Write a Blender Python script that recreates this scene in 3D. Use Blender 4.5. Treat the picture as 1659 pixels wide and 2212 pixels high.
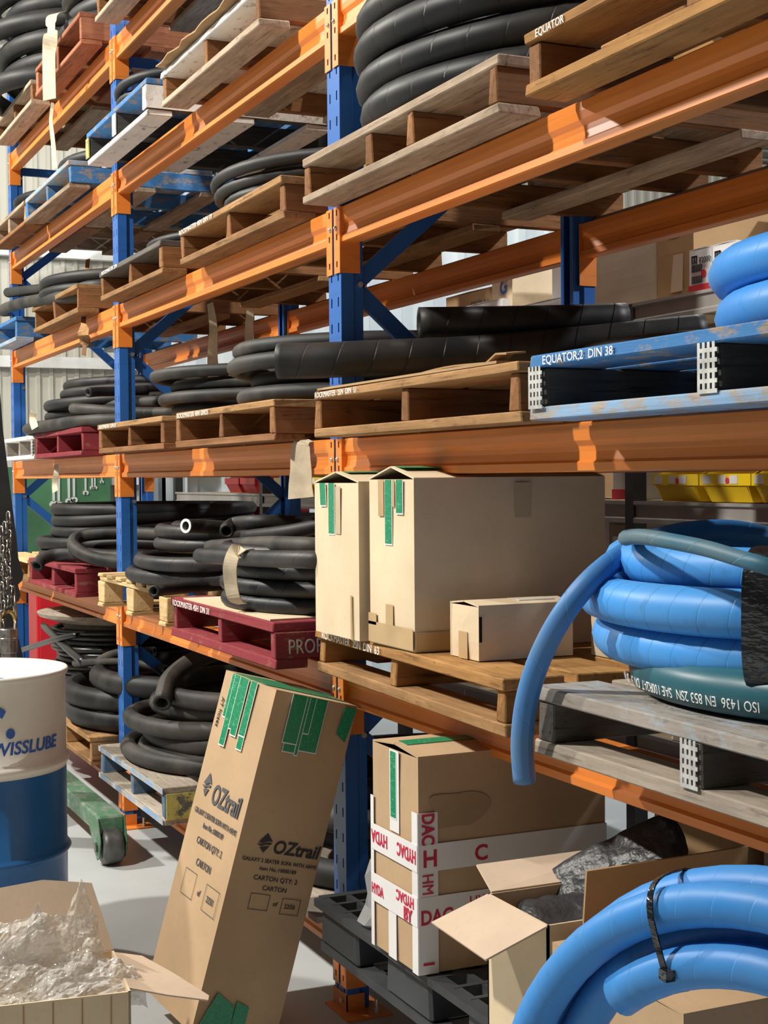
import bpy, bmesh, math, random
from mathutils import Vector, Matrix, Euler, noise
PI = math.pi
for o in list(bpy.data.objects): bpy.data.objects.remove(o, do_unlink=True)
SC = bpy.context.scene
COL = SC.collection

# ------------------------------------------------------------------ camera
CAM = Vector((4.0083, -1.6934, 1.6018))
FPX = 3168.77
RGT = Vector((0.41483187, 0.90986125, -0.00818651))
UPV = Vector((-0.01817401, 0.01728077, 0.99968549))
FWD = Vector((-0.90971656, 0.41455262, -0.02370444))
cd = bpy.data.cameras.new('camera'); cam = bpy.data.objects.new('camera', cd); COL.objects.link(cam)
cd.sensor_fit = 'HORIZONTAL'; cd.sensor_width = 36.0; cd.lens = 36.0 * FPX / 1659.0; cd.clip_start = .05
M = Matrix((RGT, UPV, -FWD)).transposed().to_4x4(); M.translation = CAM
cam.matrix_world = M
SC.camera = cam

# ------------------------------------------------------------------ world, lights, exposure
w = bpy.data.worlds.new('world'); SC.world = w; w.use_nodes = True
w.node_tree.nodes['Background'].inputs[0].default_value = (.95, .97, 1, 1)
w.node_tree.nodes['Background'].inputs[1].default_value = .09
def lamp(name, loc, tgt, watts, size, col=(1, .96, .88)):
    l = bpy.data.lights.new(name, 'AREA'); l.shape = 'DISK'; l.size = size; l.energy = watts; l.color = col
    o = bpy.data.objects.new(name, l); COL.objects.link(o); o.location = loc
    d = Vector(tgt) - Vector(loc); o.rotation_euler = d.to_track_quat('-Z', 'Y').to_euler()
    return o
lamp('aisle_lamp', (-.2, -4.3, 6.0), (-.2, -.6, 1.2), 480, .26)
lamp('aisle_lamp.001', (-5.0, -4.0, 5.6), (-3.6, -.6, 1.2), 480, .26)
lamp('back_aisle_lamp', (-3.6, 4.6, 5.6), (-5.8, 2.6, 2.0), 130, .4, (.95, .98, 1))
lamp('back_aisle_lamp.001', (3.2, 4.8, 6.2), (0, 2.2, 2.2), 380, .4, (.97, .98, 1))
lamp('shelving_fill', (.4, 1.0, 5.7), (-.9, 1.7, 2.3), 70, .35)  # added fill with no known fixture, brightens box fronts on the shelving
lamp('end_aisle_lamp', (-7.6, .2, 5.2), (-9.0, .5, 2.0), 22, .4)
vs = SC.view_settings
vs.view_transform = 'Standard'; vs.look = 'None'; vs.exposure = 0.0; vs.gamma = 1; vs.use_curve_mapping = False

# ------------------------------------------------------------------ helpers
def at(x, y, **k):
    (a, v), = k.items(); i = 'XYZ'.index(a)
    d = (x - 829.5) / FPX * RGT - (y - 1106) / FPX * UPV + FWD
    return CAM + d * ((v - CAM[i]) / d[i])
def tag(o, label=None, cat=None, group=None, kind=None):
    if label: o['label'] = label
    if cat: o['category'] = cat
    if group: o['group'] = group
    if kind: o['kind'] = kind
    return o
def empty(name, loc, label=None, cat=None, group=None, rz=0):
    o = bpy.data.objects.new(name, None); COL.objects.link(o); o.location = loc; o.rotation_euler = (0, 0, rz)
    o.empty_display_size = .1
    return tag(o, label, cat, group)
def link(name, me, parent=None, loc=(0, 0, 0), rot=(0, 0, 0), m=None):
    if m is not None and not me.materials: me.materials.append(m)
    o = bpy.data.objects.new(name, me); COL.objects.link(o); o.location = loc; o.rotation_euler = rot
    if parent: o.parent = parent
    return o
class MB:
    def __init__(s): s.v = []; s.f = []; s.uv = None; s.sm = False; s.mi = []
    def box(s, lo, hi, mi=0):
        b = len(s.v); x0, y0, z0 = lo; x1, y1, z1 = hi
        s.v += [(x0,y0,z0),(x1,y0,z0),(x1,y1,z0),(x0,y1,z0),(x0,y0,z1),(x1,y0,z1),(x1,y1,z1),(x0,y1,z1)]
        for q in ((0,3,2,1),(4,5,6,7),(0,1,5,4),(1,2,6,5),(2,3,7,6),(3,0,4,7)): s.f.append(tuple(b+i for i in q)); s.mi.append(mi)
        return s
    def prism(s, pts, a0, a1, axis='X', mi=0):
        b = len(s.v); n = len(pts)
        for a in (a0, a1):
            for p, q in pts: s.v.append({'X': (a, p, q), 'Y': (p, a, q), 'Z': (p, q, a)}[axis])
        for i in range(n): s.f.append((b+i, b+(i+1) % n, b+n+(i+1) % n, b+n+i)); s.mi.append(mi)
        s.f.append(tuple(b+i for i in range(n))[::-1]); s.f.append(tuple(b+n+i for i in range(n))); s.mi += [mi, mi]
        return s
    def cyl(s, c, r, h, axis='Z', n=16, mi=0, r2=None):
        pts = []; b = len(s.v); r2 = r if r2 is None else r2
        for a, rr in ((0, r), (h, r2)):
            for i in range(n):
                t = 2*PI*i/n; p, q = rr*math.cos(t), rr*math.sin(t)
                s.v.append({'X': (c[0]+a, c[1]+p, c[2]+q), 'Y': (c[0]+q, c[1]+a, c[2]+p), 'Z': (c[0]+p, c[1]+q, c[2]+a)}[axis])
        for i in range(n): s.f.append((b+i, b+(i+1) % n, b+n+(i+1) % n, b+n+i)); s.mi.append(mi)
        s.f.append(tuple(b+i for i in range(n))[::-1]); s.f.append(tuple(b+n+i for i in range(n))); s.mi += [mi, mi]
        return s
    def lathe(s, prof, n=48, mi=0, c=(0, 0, 0)):
        b = len(s.v); m = len(prof)
        for i in range(n):
            t = 2*PI*i/n
            for r, z in prof: s.v.append((c[0]+r*math.cos(t), c[1]+r*math.sin(t), c[2]+z))
        for i in range(n):
            j = (i+1) % n
            for k in range(m-1): s.f.append((b+i*m+k, b+j*m+k, b+j*m+k+1, b+i*m+k+1)); s.mi.append(mi if isinstance(mi, int) else mi[k])
        return s
    def mesh(s, name, mats=(), smooth=False, bevel=0, seg=1):
        me = bpy.data.meshes.new(name); me.from_pydata(s.v, [], s.f)
        for m in (mats if isinstance(mats, (list, tuple)) else [mats]): me.materials.append(m)
        for p, i in zip(me.polygons, s.mi): p.material_index = i
        bm = bmesh.new(); bm.from_mesh(me)
        bmesh.ops.recalc_face_normals(bm, faces=bm.faces)
        if bevel: bmesh.ops.bevel(bm, geom=[e for e in bm.edges if len(e.link_faces) == 2 and e.calc_face_angle() > .6], offset=bevel, segments=seg, affect='EDGES', clamp_overlap=True)
        bm.to_mesh(me); bm.free()
        if smooth:
            for p in me.polygons: p.use_smooth = True
        me.update(); return me
    def obj(s, name, mats, parent=None, loc=(0, 0, 0), rot=(0, 0, 0), smooth=False, bevel=0, seg=1):
        return link(name, s.mesh(name, mats, smooth, bevel, seg), parent, loc, rot)

# ------------------------------------------------------------------ materials
def newmat(name):
    m = bpy.data.materials.new(name); m.use_nodes = True; nt = m.node_tree
    return m, nt, nt.nodes['Principled BSDF']
def N(nt, t, **k):
    n = nt.nodes.new(t)
    for a, v in k.items():
        if a in n.inputs: n.inputs[a].default_value = v
        else: setattr(n, a, v)
    return n
def ramp(nt, fac, stops):
    r = nt.nodes.new('ShaderNodeValToRGB'); nt.links.new(fac, r.inputs[0])
    e = r.color_ramp.elements
    while len(e) > 1: e.remove(e[-1])
    e[0].position = stops[0][0]; e[0].color = (*stops[0][1], 1)
    for p, c in stops[1:]:
        q = e.new(p); q.color = (*c, 1)
    return r.outputs[0]
def coords(nt, scale, kind='Object', rnd=True):
    tc = N(nt, 'ShaderNodeTexCoord'); mp = N(nt, 'ShaderNodeMapping'); mp.inputs['Scale'].default_value = scale
    nt.links.new(tc.outputs[kind], mp.inputs[0])
    if rnd:
        oi = N(nt, 'ShaderNodeObjectInfo'); mu = N(nt, 'ShaderNodeMath', operation='MULTIPLY'); mu.inputs[1].default_value = 37.0
        nt.links.new(oi.outputs['Random'], mu.inputs[0]); nt.links.new(mu.outputs[0], mp.inputs['Location'])
    return mp.outputs[0]
def noise_f(nt, vec, scale, detail=4, rough=.55):
    n = N(nt, 'ShaderNodeTexNoise'); n.inputs['Scale'].default_value = scale; n.inputs['Detail'].default_value = detail; n.inputs['Roughness'].default_value = rough
    nt.links.new(vec, n.inputs['Vector']); return n.outputs['Fac']
def mixc(nt, fac, a, b, mode='MIX'):
    m = N(nt, 'ShaderNodeMix', data_type='RGBA', blend_type=mode)
    if isinstance(fac, float): m.inputs[0].default_value = fac
    else: nt.links.new(fac, m.inputs[0])
    for s, i in ((a, 6), (b, 7)):
        if isinstance(s, tuple): m.inputs[i].default_value = (*s, 1)
        else: nt.links.new(s, m.inputs[i])
    return m.outputs[2]
def bump(nt, bsdf, h, strength=.3, dist=.003):
    b = N(nt, 'ShaderNodeBump'); b.inputs['Strength'].default_value = strength; b.inputs['Distance'].default_value = dist
    nt.links.new(h, b.inputs['Height']); nt.links.new(b.outputs[0], bsdf.inputs['Normal'])
def plain(name, c, rough=.6, metal=0, var=.12, scale=6, spec=.5):
    m, nt, b = newmat(name)
    v = coords(nt, (1, 1, 1)); f = noise_f(nt, v, scale)
    d = tuple(x*(1-var) for x in c); e = tuple(min(1, x*(1+var)) for x in c)
    nt.links.new(ramp(nt, f, [(.3, d), (.7, e)]), b.inputs['Base Color'])
    b.inputs['Roughness'].default_value = rough; b.inputs['Metallic'].default_value = metal; b.inputs['Specular IOR Level'].default_value = spec
    return m
def wood(name, dark, light, paint=None, chip=.5, soft=.06, rough=.82, grain=1.0):
    m, nt, b = newmat(name)
    v = coords(nt, (1.3, 16, 16)); g = noise_f(nt, v, 3.0*grain, 7, .65)
    c = ramp(nt, g, [(.3, dark), (.55, tuple((a+q)/2 for a, q in zip(dark, light))), (.75, light)])
    v2 = coords(nt, (3, 5, 5)); s = noise_f(nt, v2, 1.6, 5, .6)
    c = mixc(nt, ramp(nt, s, [(.42, (0, 0, 0)), (.72, (.55, .55, .55))]), c, tuple(x*.45 for x in dark))
    oi = N(nt, 'ShaderNodeObjectInfo')
    c = mixc(nt, .35, c, ramp(nt, oi.outputs['Random'], [(0, tuple(x*.6 for x in dark)), (1, light)]))
    v4 = coords(nt, (2.2, 30, 30)); st = noise_f(nt, v4, 2.4, 6, .7)
    c = mixc(nt, ramp(nt, st, [(.56, (0, 0, 0)), (.66, (.7, .7, .7))]), c, tuple(x*.38 for x in dark))
    v5 = coords(nt, (9, 14, 14)); sp = noise_f(nt, v5, 2.0, 4, .7)
    c = mixc(nt, ramp(nt, sp, [(.60, (0, 0, 0)), (.72, (.55, .55, .55))]), c, tuple(x*.55 for x in dark))
    if paint:
        v3 = coords(nt, (5, 9, 9)); p = noise_f(nt, v3, 2.6, 8, .68)
        pc = mixc(nt, s, tuple(x*1.1 for x in paint), tuple(x*.75 for x in paint))
        c = mixc(nt, ramp(nt, p, [(chip-soft, (1, 1, 1)), (chip+soft, (0, 0, 0))]), c, pc)
    nt.links.new(c, b.inputs['Base Color']); b.inputs['Roughness'].default_value = rough; b.inputs['Specular IOR Level'].default_value = .25
    bump(nt, b, st, .5, .004); return m
def paintm(name, c, grime, rough=.42, amt=.6):
    m, nt, b = newmat(name)
    v = coords(nt, (.7, 6, 30)); g = noise_f(nt, v, 1.7, 6, .6)
    v2 = coords(nt, (3, 3, 3)); g2 = noise_f(nt, v2, 2.2, 5)
    col = mixc(nt, ramp(nt, g, [(.52, (0, 0, 0)), (.8, (amt, amt, amt))]), mixc(nt, g2, tuple(x*.88 for x in c), tuple(min(1, x*1.08) for x in c)), grime)
    nt.links.new(col, b.inputs['Base Color']); b.inputs['Roughness'].default_value = rough
    return m
def hosem(name, c, dust, dustamt=.5, rough=.55, wrap=0, ridge=.5, line=.5, slope=1.0, bd=.003):
    m, nt, b = newmat(name)
    v = coords(nt, (1, 1, 1)); n1 = noise_f(nt, v, 4.0, 5); n2 = noise_f(nt, v, 30.0, 3)
    mm = N(nt, 'ShaderNodeMath', operation='MULTIPLY'); nt.links.new(n1, mm.inputs[0]); mm.inputs[1].default_value = 1.0
    col = mixc(nt, ramp(nt, n1, [(.4, (0, 0, 0)), (.68, (dustamt,)*3)]), c, dust)
    col = mixc(nt, ramp(nt, n2, [(.62, (0, 0, 0)), (.75, (.35,)*3)]), col, tuple(x*.4 for x in c))
    if wrap:
        uv = N(nt, 'ShaderNodeUVMap'); sp = N(nt, 'ShaderNodeSeparateXYZ'); nt.links.new(uv.outputs[0], sp.inputs[0])
        a = N(nt, 'ShaderNodeMath', operation='MULTIPLY'); a.inputs[1].default_value = wrap; nt.links.new(sp.outputs[0], a.inputs[0])
        a2 = N(nt, 'ShaderNodeMath', operation='MULTIPLY'); a2.inputs[1].default_value = slope; nt.links.new(sp.outputs[1], a2.inputs[0])
        s = N(nt, 'ShaderNodeMath', operation='ADD'); nt.links.new(a.outputs[0], s.inputs[0]); nt.links.new(a2.outputs[0], s.inputs[1])
        fr = N(nt, 'ShaderNodeMath', operation='FRACT'); nt.links.new(s.outputs[0], fr.inputs[0])
        rg = ramp(nt, fr.outputs[0], [(0, (0, 0, 0)), (.035, (0, 0, 0)), (.06, (1, 1, 1)), (.9, (.8, .8, .8)), (1, (.7, .7, .7))])
        dk = ramp(nt, fr.outputs[0], [(0, (line,)*3), (.04, (line*.7,)*3), (.07, (0, 0, 0))])
        col = mixc(nt, dk, col, tuple(x*.35 for x in c))
        bump(nt, b, rg, ridge, bd)
    nt.links.new(col, b.inputs['Base Color']); b.inputs['Roughness'].default_value = rough; b.inputs['Specular IOR Level'].default_value = .32
    return m
def cardm(name, c, var=.1, flute=True, rough=.85):
    m, nt, b = newmat(name)
    v = coords(nt, (1, 1, 1)); f = noise_f(nt, v, 3.5, 5); f2 = noise_f(nt, v, 60, 3)
    col = ramp(nt, f, [(.3, tuple(x*(1-var) for x in c)), (.7, tuple(min(1, x*(1+var)) for x in c))])
    col = mixc(nt, ramp(nt, f2, [(.55, (0, 0, 0)), (.8, (.25,)*3)]), col, tuple(x*.7 for x in c))
    nt.links.new(col, b.inputs['Base Color']); b.inputs['Roughness'].default_value = rough; b.inputs['Specular IOR Level'].default_value = .2
    if flute: bump(nt, b, f, .25, .006)
    return m
ORANGE = paintm('orange_paint', (.80, .235, .035), (.22, .10, .045))
BLUE = paintm('blue_paint', (.022, .125, .43), (.02, .05, .12), .35, .4)
STEEL = plain('zinc_bolt', (.7, .68, .62), .3, .9, .1, 20)
W_BROWN = wood('brown_pallet_wood', (.165, .068, .024), (.38, .18, .072))
W_TAN = wood('tan_pallet_wood', (.23, .115, .045), (.55, .315, .135))
W_BEIGE = wood('weathered_beige_wood', (.22, .145, .088), (.66, .52, .385))
W_ORNG = wood('honey_pallet_wood', (.24, .105, .030), (.54, .285, .095))
W_PINE = wood('pale_pine_wood', (.62, .40, .17), (.86, .64, .34))
W_REDDISH = wood('reddish_hardwood', (.26, .085, .04), (.50, .20, .10))
W_GREY = wood('grey_weathered_wood', (.20, .17, .145), (.46, .41, .36), (.36, .44, .52), .40, .1)
W_DARKG = wood('dark_grey_bearer', (.06, .055, .05), (.16, .14, .12))
W_DARK = wood('dark_stained_wood', (.035, .035, .035), (.10, .095, .085))
W_RED = wood('red_painted_wood', (.22, .08, .05), (.45, .25, .17), (.26, .035, .045), .62, .06)
W_BLUE = wood('blue_painted_wood', (.22, .17, .12), (.45, .38, .30), (.055, .20, .46), .56, .05)
W_BLUEGREY = wood('blue_grey_painted_wood', (.22, .19, .16), (.46, .42, .37), (.10, .17, .26), .58, .08)
W_PALEBLUE = wood('pale_blue_worn_wood', (.36, .30, .24), (.62, .56, .48), (.25, .41, .62), .50, .06)
W_WHITE = wood('white_painted_wood', (.30, .22, .17), (.50, .40, .33), (.80, .77, .72), .60, .05)
W_YELLOW = wood('yellow_painted_wood', (.10, .11, .10), (.30, .28, .22), (.58, .52, .14), .54, .05)
W_DUSTY = wood('dusty_grey_board', (.30, .245, .19), (.56, .48, .39))
RUB = hosem('black_rubber', (.010, .0105, .012), (.06, .054, .047), .5)
RUBW = hosem('black_wrapped_rubber', (.012, .014, .018), (.075, .066, .057), .5, .48, 9, .6, .6)
RUBW2 = hosem('black_wrapped_rubber_wide', (.013, .014, .016), (.07, .060, .05), .5, .5, 10, .8, .75)
RUBD = hosem('dusty_black_rubber', (.016, .016, .016), (.10, .088, .073), .7, .6)
CABLE = hosem('glossy_black_cable', (.012, .012, .013), (.07, .065, .055), .3, .28)
BLUEH = hosem('sky_blue_hose', (.06, .31, .76), (.13, .27, .43), .35, .45, 17, .6, .45)
BLUEP = hosem('plain_blue_hose', (.045, .26, .68), (.12, .25, .40), .45, .45, 16, .3, .10)
TEALH = hosem('teal_hose', (.012, .10, .135), (.05, .13, .16), .4, .38)
TEALB = hosem('dusty_blue_hose', (.04, .215, .56), (.14, .22, .32), .6, .5, 8, .3, .15)
TEALT = hosem('dusty_teal_hose', (.03, .13, .20), (.17, .20, .20), .6, .5, 8, .3, .15)
CARD = cardm('cardboard', (.49, .335, .20))
CARDL = cardm('pale_cardboard', (.70, .56, .38))
CARDST = cardm('stained_cardboard', (.40, .275, .16))
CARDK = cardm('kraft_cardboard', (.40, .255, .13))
CARDIN = cardm('cardboard_inner', (.62, .48, .36))
CARDW = cardm('white_card', (.80, .80, .80), .04)
CARDG = cardm('grey_card', (.47, .40, .31), .06)
BROWNTAPE = plain('brown_packing_tape', (.50, .34, .17), .25)
CLEARTAPE = plain('clear_tape', (.53, .42, .28), .2)
WHITETAPE = plain('white_tape', (.80, .78, .77), .3, 0, .04)
GREENT, nt, b = newmat('green_printed_tape')
v = coords(nt, (30, 170, 170)); n1 = noise_f(nt, v, 2.0, 3, .7)
nt.links.new(ramp(nt, n1, [(.56, (.006, .235, .105)), (.62, (.10, .40, .22))]), b.inputs['Base Color']); b.inputs['Roughness'].default_value = .3
INK = plain('black_ink', (.03, .03, .035), .7, 0, .05)
REDINK = plain('red_ink', (.55, .02, .06), .5, 0, .05)
BLUEINK = plain('blue_ink', (.03, .11, .42), .5, 0, .05)
WSTEN = plain('faded_stencil_paint', (.60, .50, .48), .8, 0, .25, 30)
WPAINT = plain('white_marker', (.86, .84, .80), .7, 0, .1)
REDP = plain('red_print', (.62, .03, .05), .5, 0, .05)
GREYINK = plain('grey_ink', (.09, .09, .10), .7, 0, .05)
CLOTH = plain('beige_cotton_strap', (.62, .52, .37), .95, 0, .18, 18)
BLKPL = plain('black_plastic', (.045, .048, .052), .5, 0, .3, 5)
BLKBAG = plain('black_poly_bag', (.028, .029, .032), .40, 0, .4, 5, .4)
BLKTAPE = plain('black_tape', (.012, .012, .013), .18, 0, .3, 12, .8)
for m_, sc_, ds_ in ((BLKBAG, 26, .012), (BLKTAPE, 22, .012)):
    nt_ = m_.node_tree; v_ = coords(nt_, (1, 1, 2.5)); bump(nt_, nt_.nodes['Principled BSDF'], noise_f(nt_, v_, sc_, 3, .5), .7, ds_)
YELLOW = plain('yellow_plastic', (.80, .55, .012), .4)
REDPL = plain('red_plastic', (.30, .012, .015), .4)
REDCAB = plain('red_enamel', (.55, .012, .022), .35, 0, .06)
BLKPOST = plain('black_post_paint', (.025, .028, .035), .5)
GREYBEAM = plain('grey_beam_paint', (.32, .30, .28), .5)
SHELFB = wood('shelf_particleboard', (.50, .36, .20), (.68, .52, .33))
GREENCR = wood('green_crane_paint', (.20, .20, .18), (.36, .36, .33), (.085, .20, .11), .56, .10, .5)
DARKMET = plain('dark_metal', (.16, .155, .15), .35, .8, .4, 14)
CHAINM = plain('oily_chain_steel', (.36, .33, .30), .3, .95, .45, 25)
TYREM = plain('worn_castor_tread', (.10, .10, .095), .45, .2, .45, 16)
BRASS = plain('worn_brass', (.42, .28, .09), .35, .8, .4, 14)
BOARDG = plain('green_tool_board', (.06, .18, .085), .7, 0, .3, 2.5)
CHROME = plain('chrome_spanner', (.86, .86, .84), .3, .25, .04)
DRUMW = plain('white_drum_paint', (.72, .69, .62), .4, 0, .08, 4)
DRUMB = plain('blue_drum_paint', (.013, .12, .35), .33, 0, .12, 4)
BLACKSTR = plain('black_web', (.012, .012, .013), .7, 0, .4, 10)
POLY, nt, b = newmat('clear_bubble_wrap')
v = coords(nt, (1, 1, 1)); vo = N(nt, 'ShaderNodeTexVoronoi'); vo.inputs['Scale'].default_value = 70; nt.links.new(v, vo.inputs['Vector'])
bump(nt, b, vo.outputs['Distance'], .8, .006)
b.inputs['Base Color'].default_value = (.80, .76, .68, 1); b.inputs['Roughness'].default_value = .12; b.inputs['Alpha'].default_value = .5; b.inputs['Specular IOR Level'].default_value = 1.0; b.inputs['IOR'].default_value = 1.7
POLY2, nt, b = newmat('milky_poly_sheet')
b.inputs['Base Color'].default_value = (.80, .78, .76, 1); b.inputs['Roughness'].default_value = .2; b.inputs['Alpha'].default_value = .62; b.inputs['IOR'].default_value = 1.6
CLEARB, nt, b = newmat('clear_poly_bag')
b.inputs['Base Color'].default_value = (.45, .45, .46, 1); b.inputs['Roughness'].default_value = .15; b.inputs['Alpha'].default_value = .55; b.inputs['IOR'].default_value = 1.6
# floor and walls
FLOORM, nt, b = newmat('grey_painted_concrete')
v = coords(nt, (1, 1, 1), rnd=False); f1 = noise_f(nt, v, 1.3, 6); f2 = noise_f(nt, v, 14, 6, .7)
c = ramp(nt, f1, [(.3, (.42, .44, .44)), (.7, (.53, .55, .55))])
c = mixc(nt, ramp(nt, f2, [(.6, (0, 0, 0)), (.75, (.4, .4, .4))]), c, (.28, .28, .27))
nt.links.new(c, b.inputs['Base Color']); b.inputs['Roughness'].default_value = .38
WALLC = plain('cream_steel_sheet', (.60, .58, .50), .5, 0, .04, 1.5)
WALLB = plain('pale_blue_steel_sheet', (.55, .61, .63), .5, 0, .04, 1.5)
PANELD = plain('slate_panel', (.17, .20, .235), .6)
GIRT = plain('white_girt', (.84, .84, .82), .5)
ROOFM = plain('grey_roof_sheet', (.44, .44, .40), .6)

# ------------------------------------------------------------------ constants of the rack
ZK = {1: 3.426, 2: 2.816, 3: 2.207, 4: 1.521, 5: .835, 6: .073}
S = {k: z + .197 for k, z in ZK.items()}
LB = 2.6137
FRX = {'far': -2*LB, 'mid': -LB, 'main': 0.0, 'near': LB}
UW, UD, RD = .095, .075, .807          # upright width, depth, rear upright start

# ------------------------------------------------------------------ setting
def struct(o): o['kind'] = 'structure'; return o
struct(MB().box((-10, -9, -.15), (9, 12, 0)).obj('floor', FLOORM))
def ribbed(name, mat, x, y0, y1, z0, z1, pitch, rib, dep):
    """sheet wall facing +X made of pans and upright ribs"""
    pts = []; y = y0
    while y < y1:
        pts += [(x, y), (x, y+pitch-rib*1.5), (x+dep, y+pitch-rib*1.2), (x+dep, y+pitch-rib*.3)]
        y += pitch
    pts += [(x, y), (x-.05, y), (x-.05, y0)]
    mb = MB(); n = len(pts)
    for z in (z0, z1): mb.v += [(p[0], p[1], z) for p in pts]
    for i in range(n): mb.f.append((i, (i+1) % n, n+(i+1) % n, n+i)); mb.mi.append(0)
    return struct(mb.obj(name, mat))
wl = ribbed('wall_end', WALLC, -9.5, -9, 12, 0, 5.15, .118, .034, .022)
for z in (2.62, 3.62, 1.55):
    MB().box((-9.47, -9, z), (-9.38, 1.92, z+.10)).obj('girt', GIRT, wl)
pw = ribbed('wall_partition', WALLB, -7.2, 1.50, 12, 0, 3.85, .30, .075, .035)
struct(MB().prism([(-9.46, 1.95), (-7.2, 1.47), (-7.2, 1.53), (-9.46, 2.01)], 0, 3.85, 'Z').obj('wall_partition_return', PANELD))
mb = MB(); x = -10.0
RZ = lambda x: 5.15 + .18*(x+9.5)
while x < 9:
    mb.prism([(x, RZ(x)), (x+.14, RZ(x+.14)), (x+.16, RZ(x+.16)-.03), (x+.20, RZ(x+.2)-.03), (x+.22, RZ(x+.22)), (x+.22, RZ(x+.22)+.02), (x, RZ(x)+.02)], -9, 12, 'Y'); x += .22
struct(mb.obj('ceiling', ROOFM))

# green tool board with spanners on the end wall
gb = MB().box((-9.37, .35, .95), (-9.34, 1.62, 1.72)).obj('tool_board', BOARDG); tag(gb, 'green tool board on the end wall with spanners hanging on it', 'tool board')
def spanner(y, ztop, L, sc, i):
    mb = MB(); x0, x1 = -9.338, -9.325
    mb.prism([(y-.010*sc, ztop), (y-.008*sc, ztop-L), (y+.008*sc, ztop-L), (y+.010*sc, ztop)], x0, x1, 'X')
    # open jaw head
    cz = ztop-L-.022*sc; out = []; inn = []
    for k in range(13):
        a = math.radians(-60 + 300*k/12) + PI/6*0 ; a = math.radians(-55) + math.radians(290)*k/12
        out.append((y+.030*sc*math.cos(a), cz+.026*sc*math.sin(a)))
        inn.append((y+.014*sc*math.cos(a), cz-.004*sc+.013*sc*math.sin(a)))
    mb.prism(out + inn[::-1], x0, x1, 'X')
    o = mb.obj('spanner', CHROME)
    tag(o, ['longest chrome spanner at the left end of the green board', 'second long chrome spanner from the left on the green board', 'third spanner from the left on the green board', 'fourth spanner from the left on the green board', 'short spanner in the middle of the green board', 'smaller spanner right of the middle on the green board', 'second smallest spanner on the green board', 'smallest spanner at the right end of the green board'][i], 'spanner', 'spanners on the green board')
for i, (px, py, sc) in enumerate([(116, 1083, 1.3), (127, 1084, 1.3), (149, 1077, 1.15), (160, 1074, 1.1), (185, 1060, .9), (199, 1050, .75), (205, 1050, .7), (220, 1038, .6)]):
    p = at(px, py, X=-9.33); spanner(p.y, 1.66, 1.66-p.z, sc, i)
# red cabinet by the end wall
rc = empty('red_cabinet', (-7.6, 1.0, 0), 'bright red steel cabinet behind the far upright, low down', 'cabinet')
MB().box((-.35, -.48, 0), (.35, .12, .93)).obj('body', REDCAB, rc, bevel=.01)
MB().box((.351, -.46, .05), (.362, .10, .9)).obj('door', REDCAB, rc, bevel=.004)

# ------------------------------------------------------------------ rack frames
SLOT = .0762
def upright_mesh(flip):
    mb = MB(); H = 4.15; s = -1 if flip else 1
    y0, y1 = (0, .0025)
    cols = [(-UW, -UW+.018), (-UW+.026, -.026), (-.018, 0)]
    for a, b_ in cols: mb.box((a, y0, 0), (b_, y1, H))
    for a, b_ in ((-UW+.018, -UW+.026), (-.026, -.018)):
        z = 0.0
        while z < H:
            mb.box((a, y0, z), (b_, y1, min(H, z+.048))); z += SLOT
    # sides with an inward fold and a rear lip
    for sx in (0, 1):
        X = lambda d: -d if sx == 0 else -UW + d
        pts = [(X(0), .0025), (X(0), .040), (X(.010), .048), (X(.010), UD), (X(.030), UD), (X(.030), UD-.002), (X(.012), UD-.002), (X(.012), .047), (X(.0025), .039), (X(.0025), .0025)]
        mb.prism(pts, 0, H, 'Z')
    if flip: mb.v = [(x, UD - y, z) for x, y, z in mb.v]
    return mb.mesh('upright', BLUE)
UF, UR = upright_mesh(False), upright_mesh(True)
def brace(parent, y0, z0, y1, z1, x):
    L = math.hypot(y1-y0, z1-z0); mb = MB()
    mb.box((-.0015, 0, -.024), (.0015, L, .024)); mb.box((-.020, 0, .021), (0, L, .024)); mb.box((-.020, 0, -.024), (0, L, -.021))
    return mb.obj('brace', BLUE, parent, (x, y0, z0), (math.atan2(z1-z0, y1-y0), 0, 0))
FLAB = {'far': 'blue upright frame at the far left end of the rack', 'mid': 'blue upright frame between the far bay and the middle bay', 'main': 'blue upright frame nearest the camera, beside the leaning carton', 'near': 'blue upright frame at the near right end of the rack'}
for k, X in FRX.items():
    r = empty('rack_frame', (X, 0, 0), FLAB[k], 'rack frame', 'rack upright frames')
    link('front_upright', UF, r, (0, 0, .004)); link('rear_upright', UR, r, (0, RD, .004))
    zs = [.16, .83, 1.50, 2.175, 2.85, 3.47]
    if k == 'far': pat = 1
    else: pat = 0
    for i in range(len(zs)-1):
        a, b_ = (UD-.02, RD+.02) if (i+pat) % 2 else (RD+.02, UD-.02)
        brace(r, a, zs[i], b_, zs[i+1], -.035)
    brace(r, UD-.02, .10, RD+.02, .10, -.035); brace(r, UD-.02, 3.52, RD+.02, 3.52, -.035)
    for yb, sg in ((0, 1), (RD, -1)):
        mb = MB(); mb.box((-UW-.012, yb-.03, 0), (.075, yb+UD+.04, .006))
        yo = yb-.004 if sg > 0 else yb+UD
        mb.box((-UW-.004, yo, .006), (.003, yo+.004, .055)); mb.box((0.0, yb-.004 if sg > 0 else yb+.02, .006), (.003, yb+.055 if sg > 0 else yb+UD, .055))
        fp = mb.obj('foot_plate', ORANGE, r)
        MB().cyl((.045, yb+.075, .006), .011, .012, n=6).cyl((.045, yb+.075, .018), .006, .028, n=8).obj('anchor_bolt', STEEL, fp)
        MB().cyl((-.03, yo-.006 if sg > 0 else yo+.004, .032), .008, .006, 'Y', 8).obj('foot_bolt', STEEL, fp)
    for z in zs[1:]: MB().cyl((-.012, .062, z), .009, .014, 'X', 8).obj('brace_bolt', STEEL, r)

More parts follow.
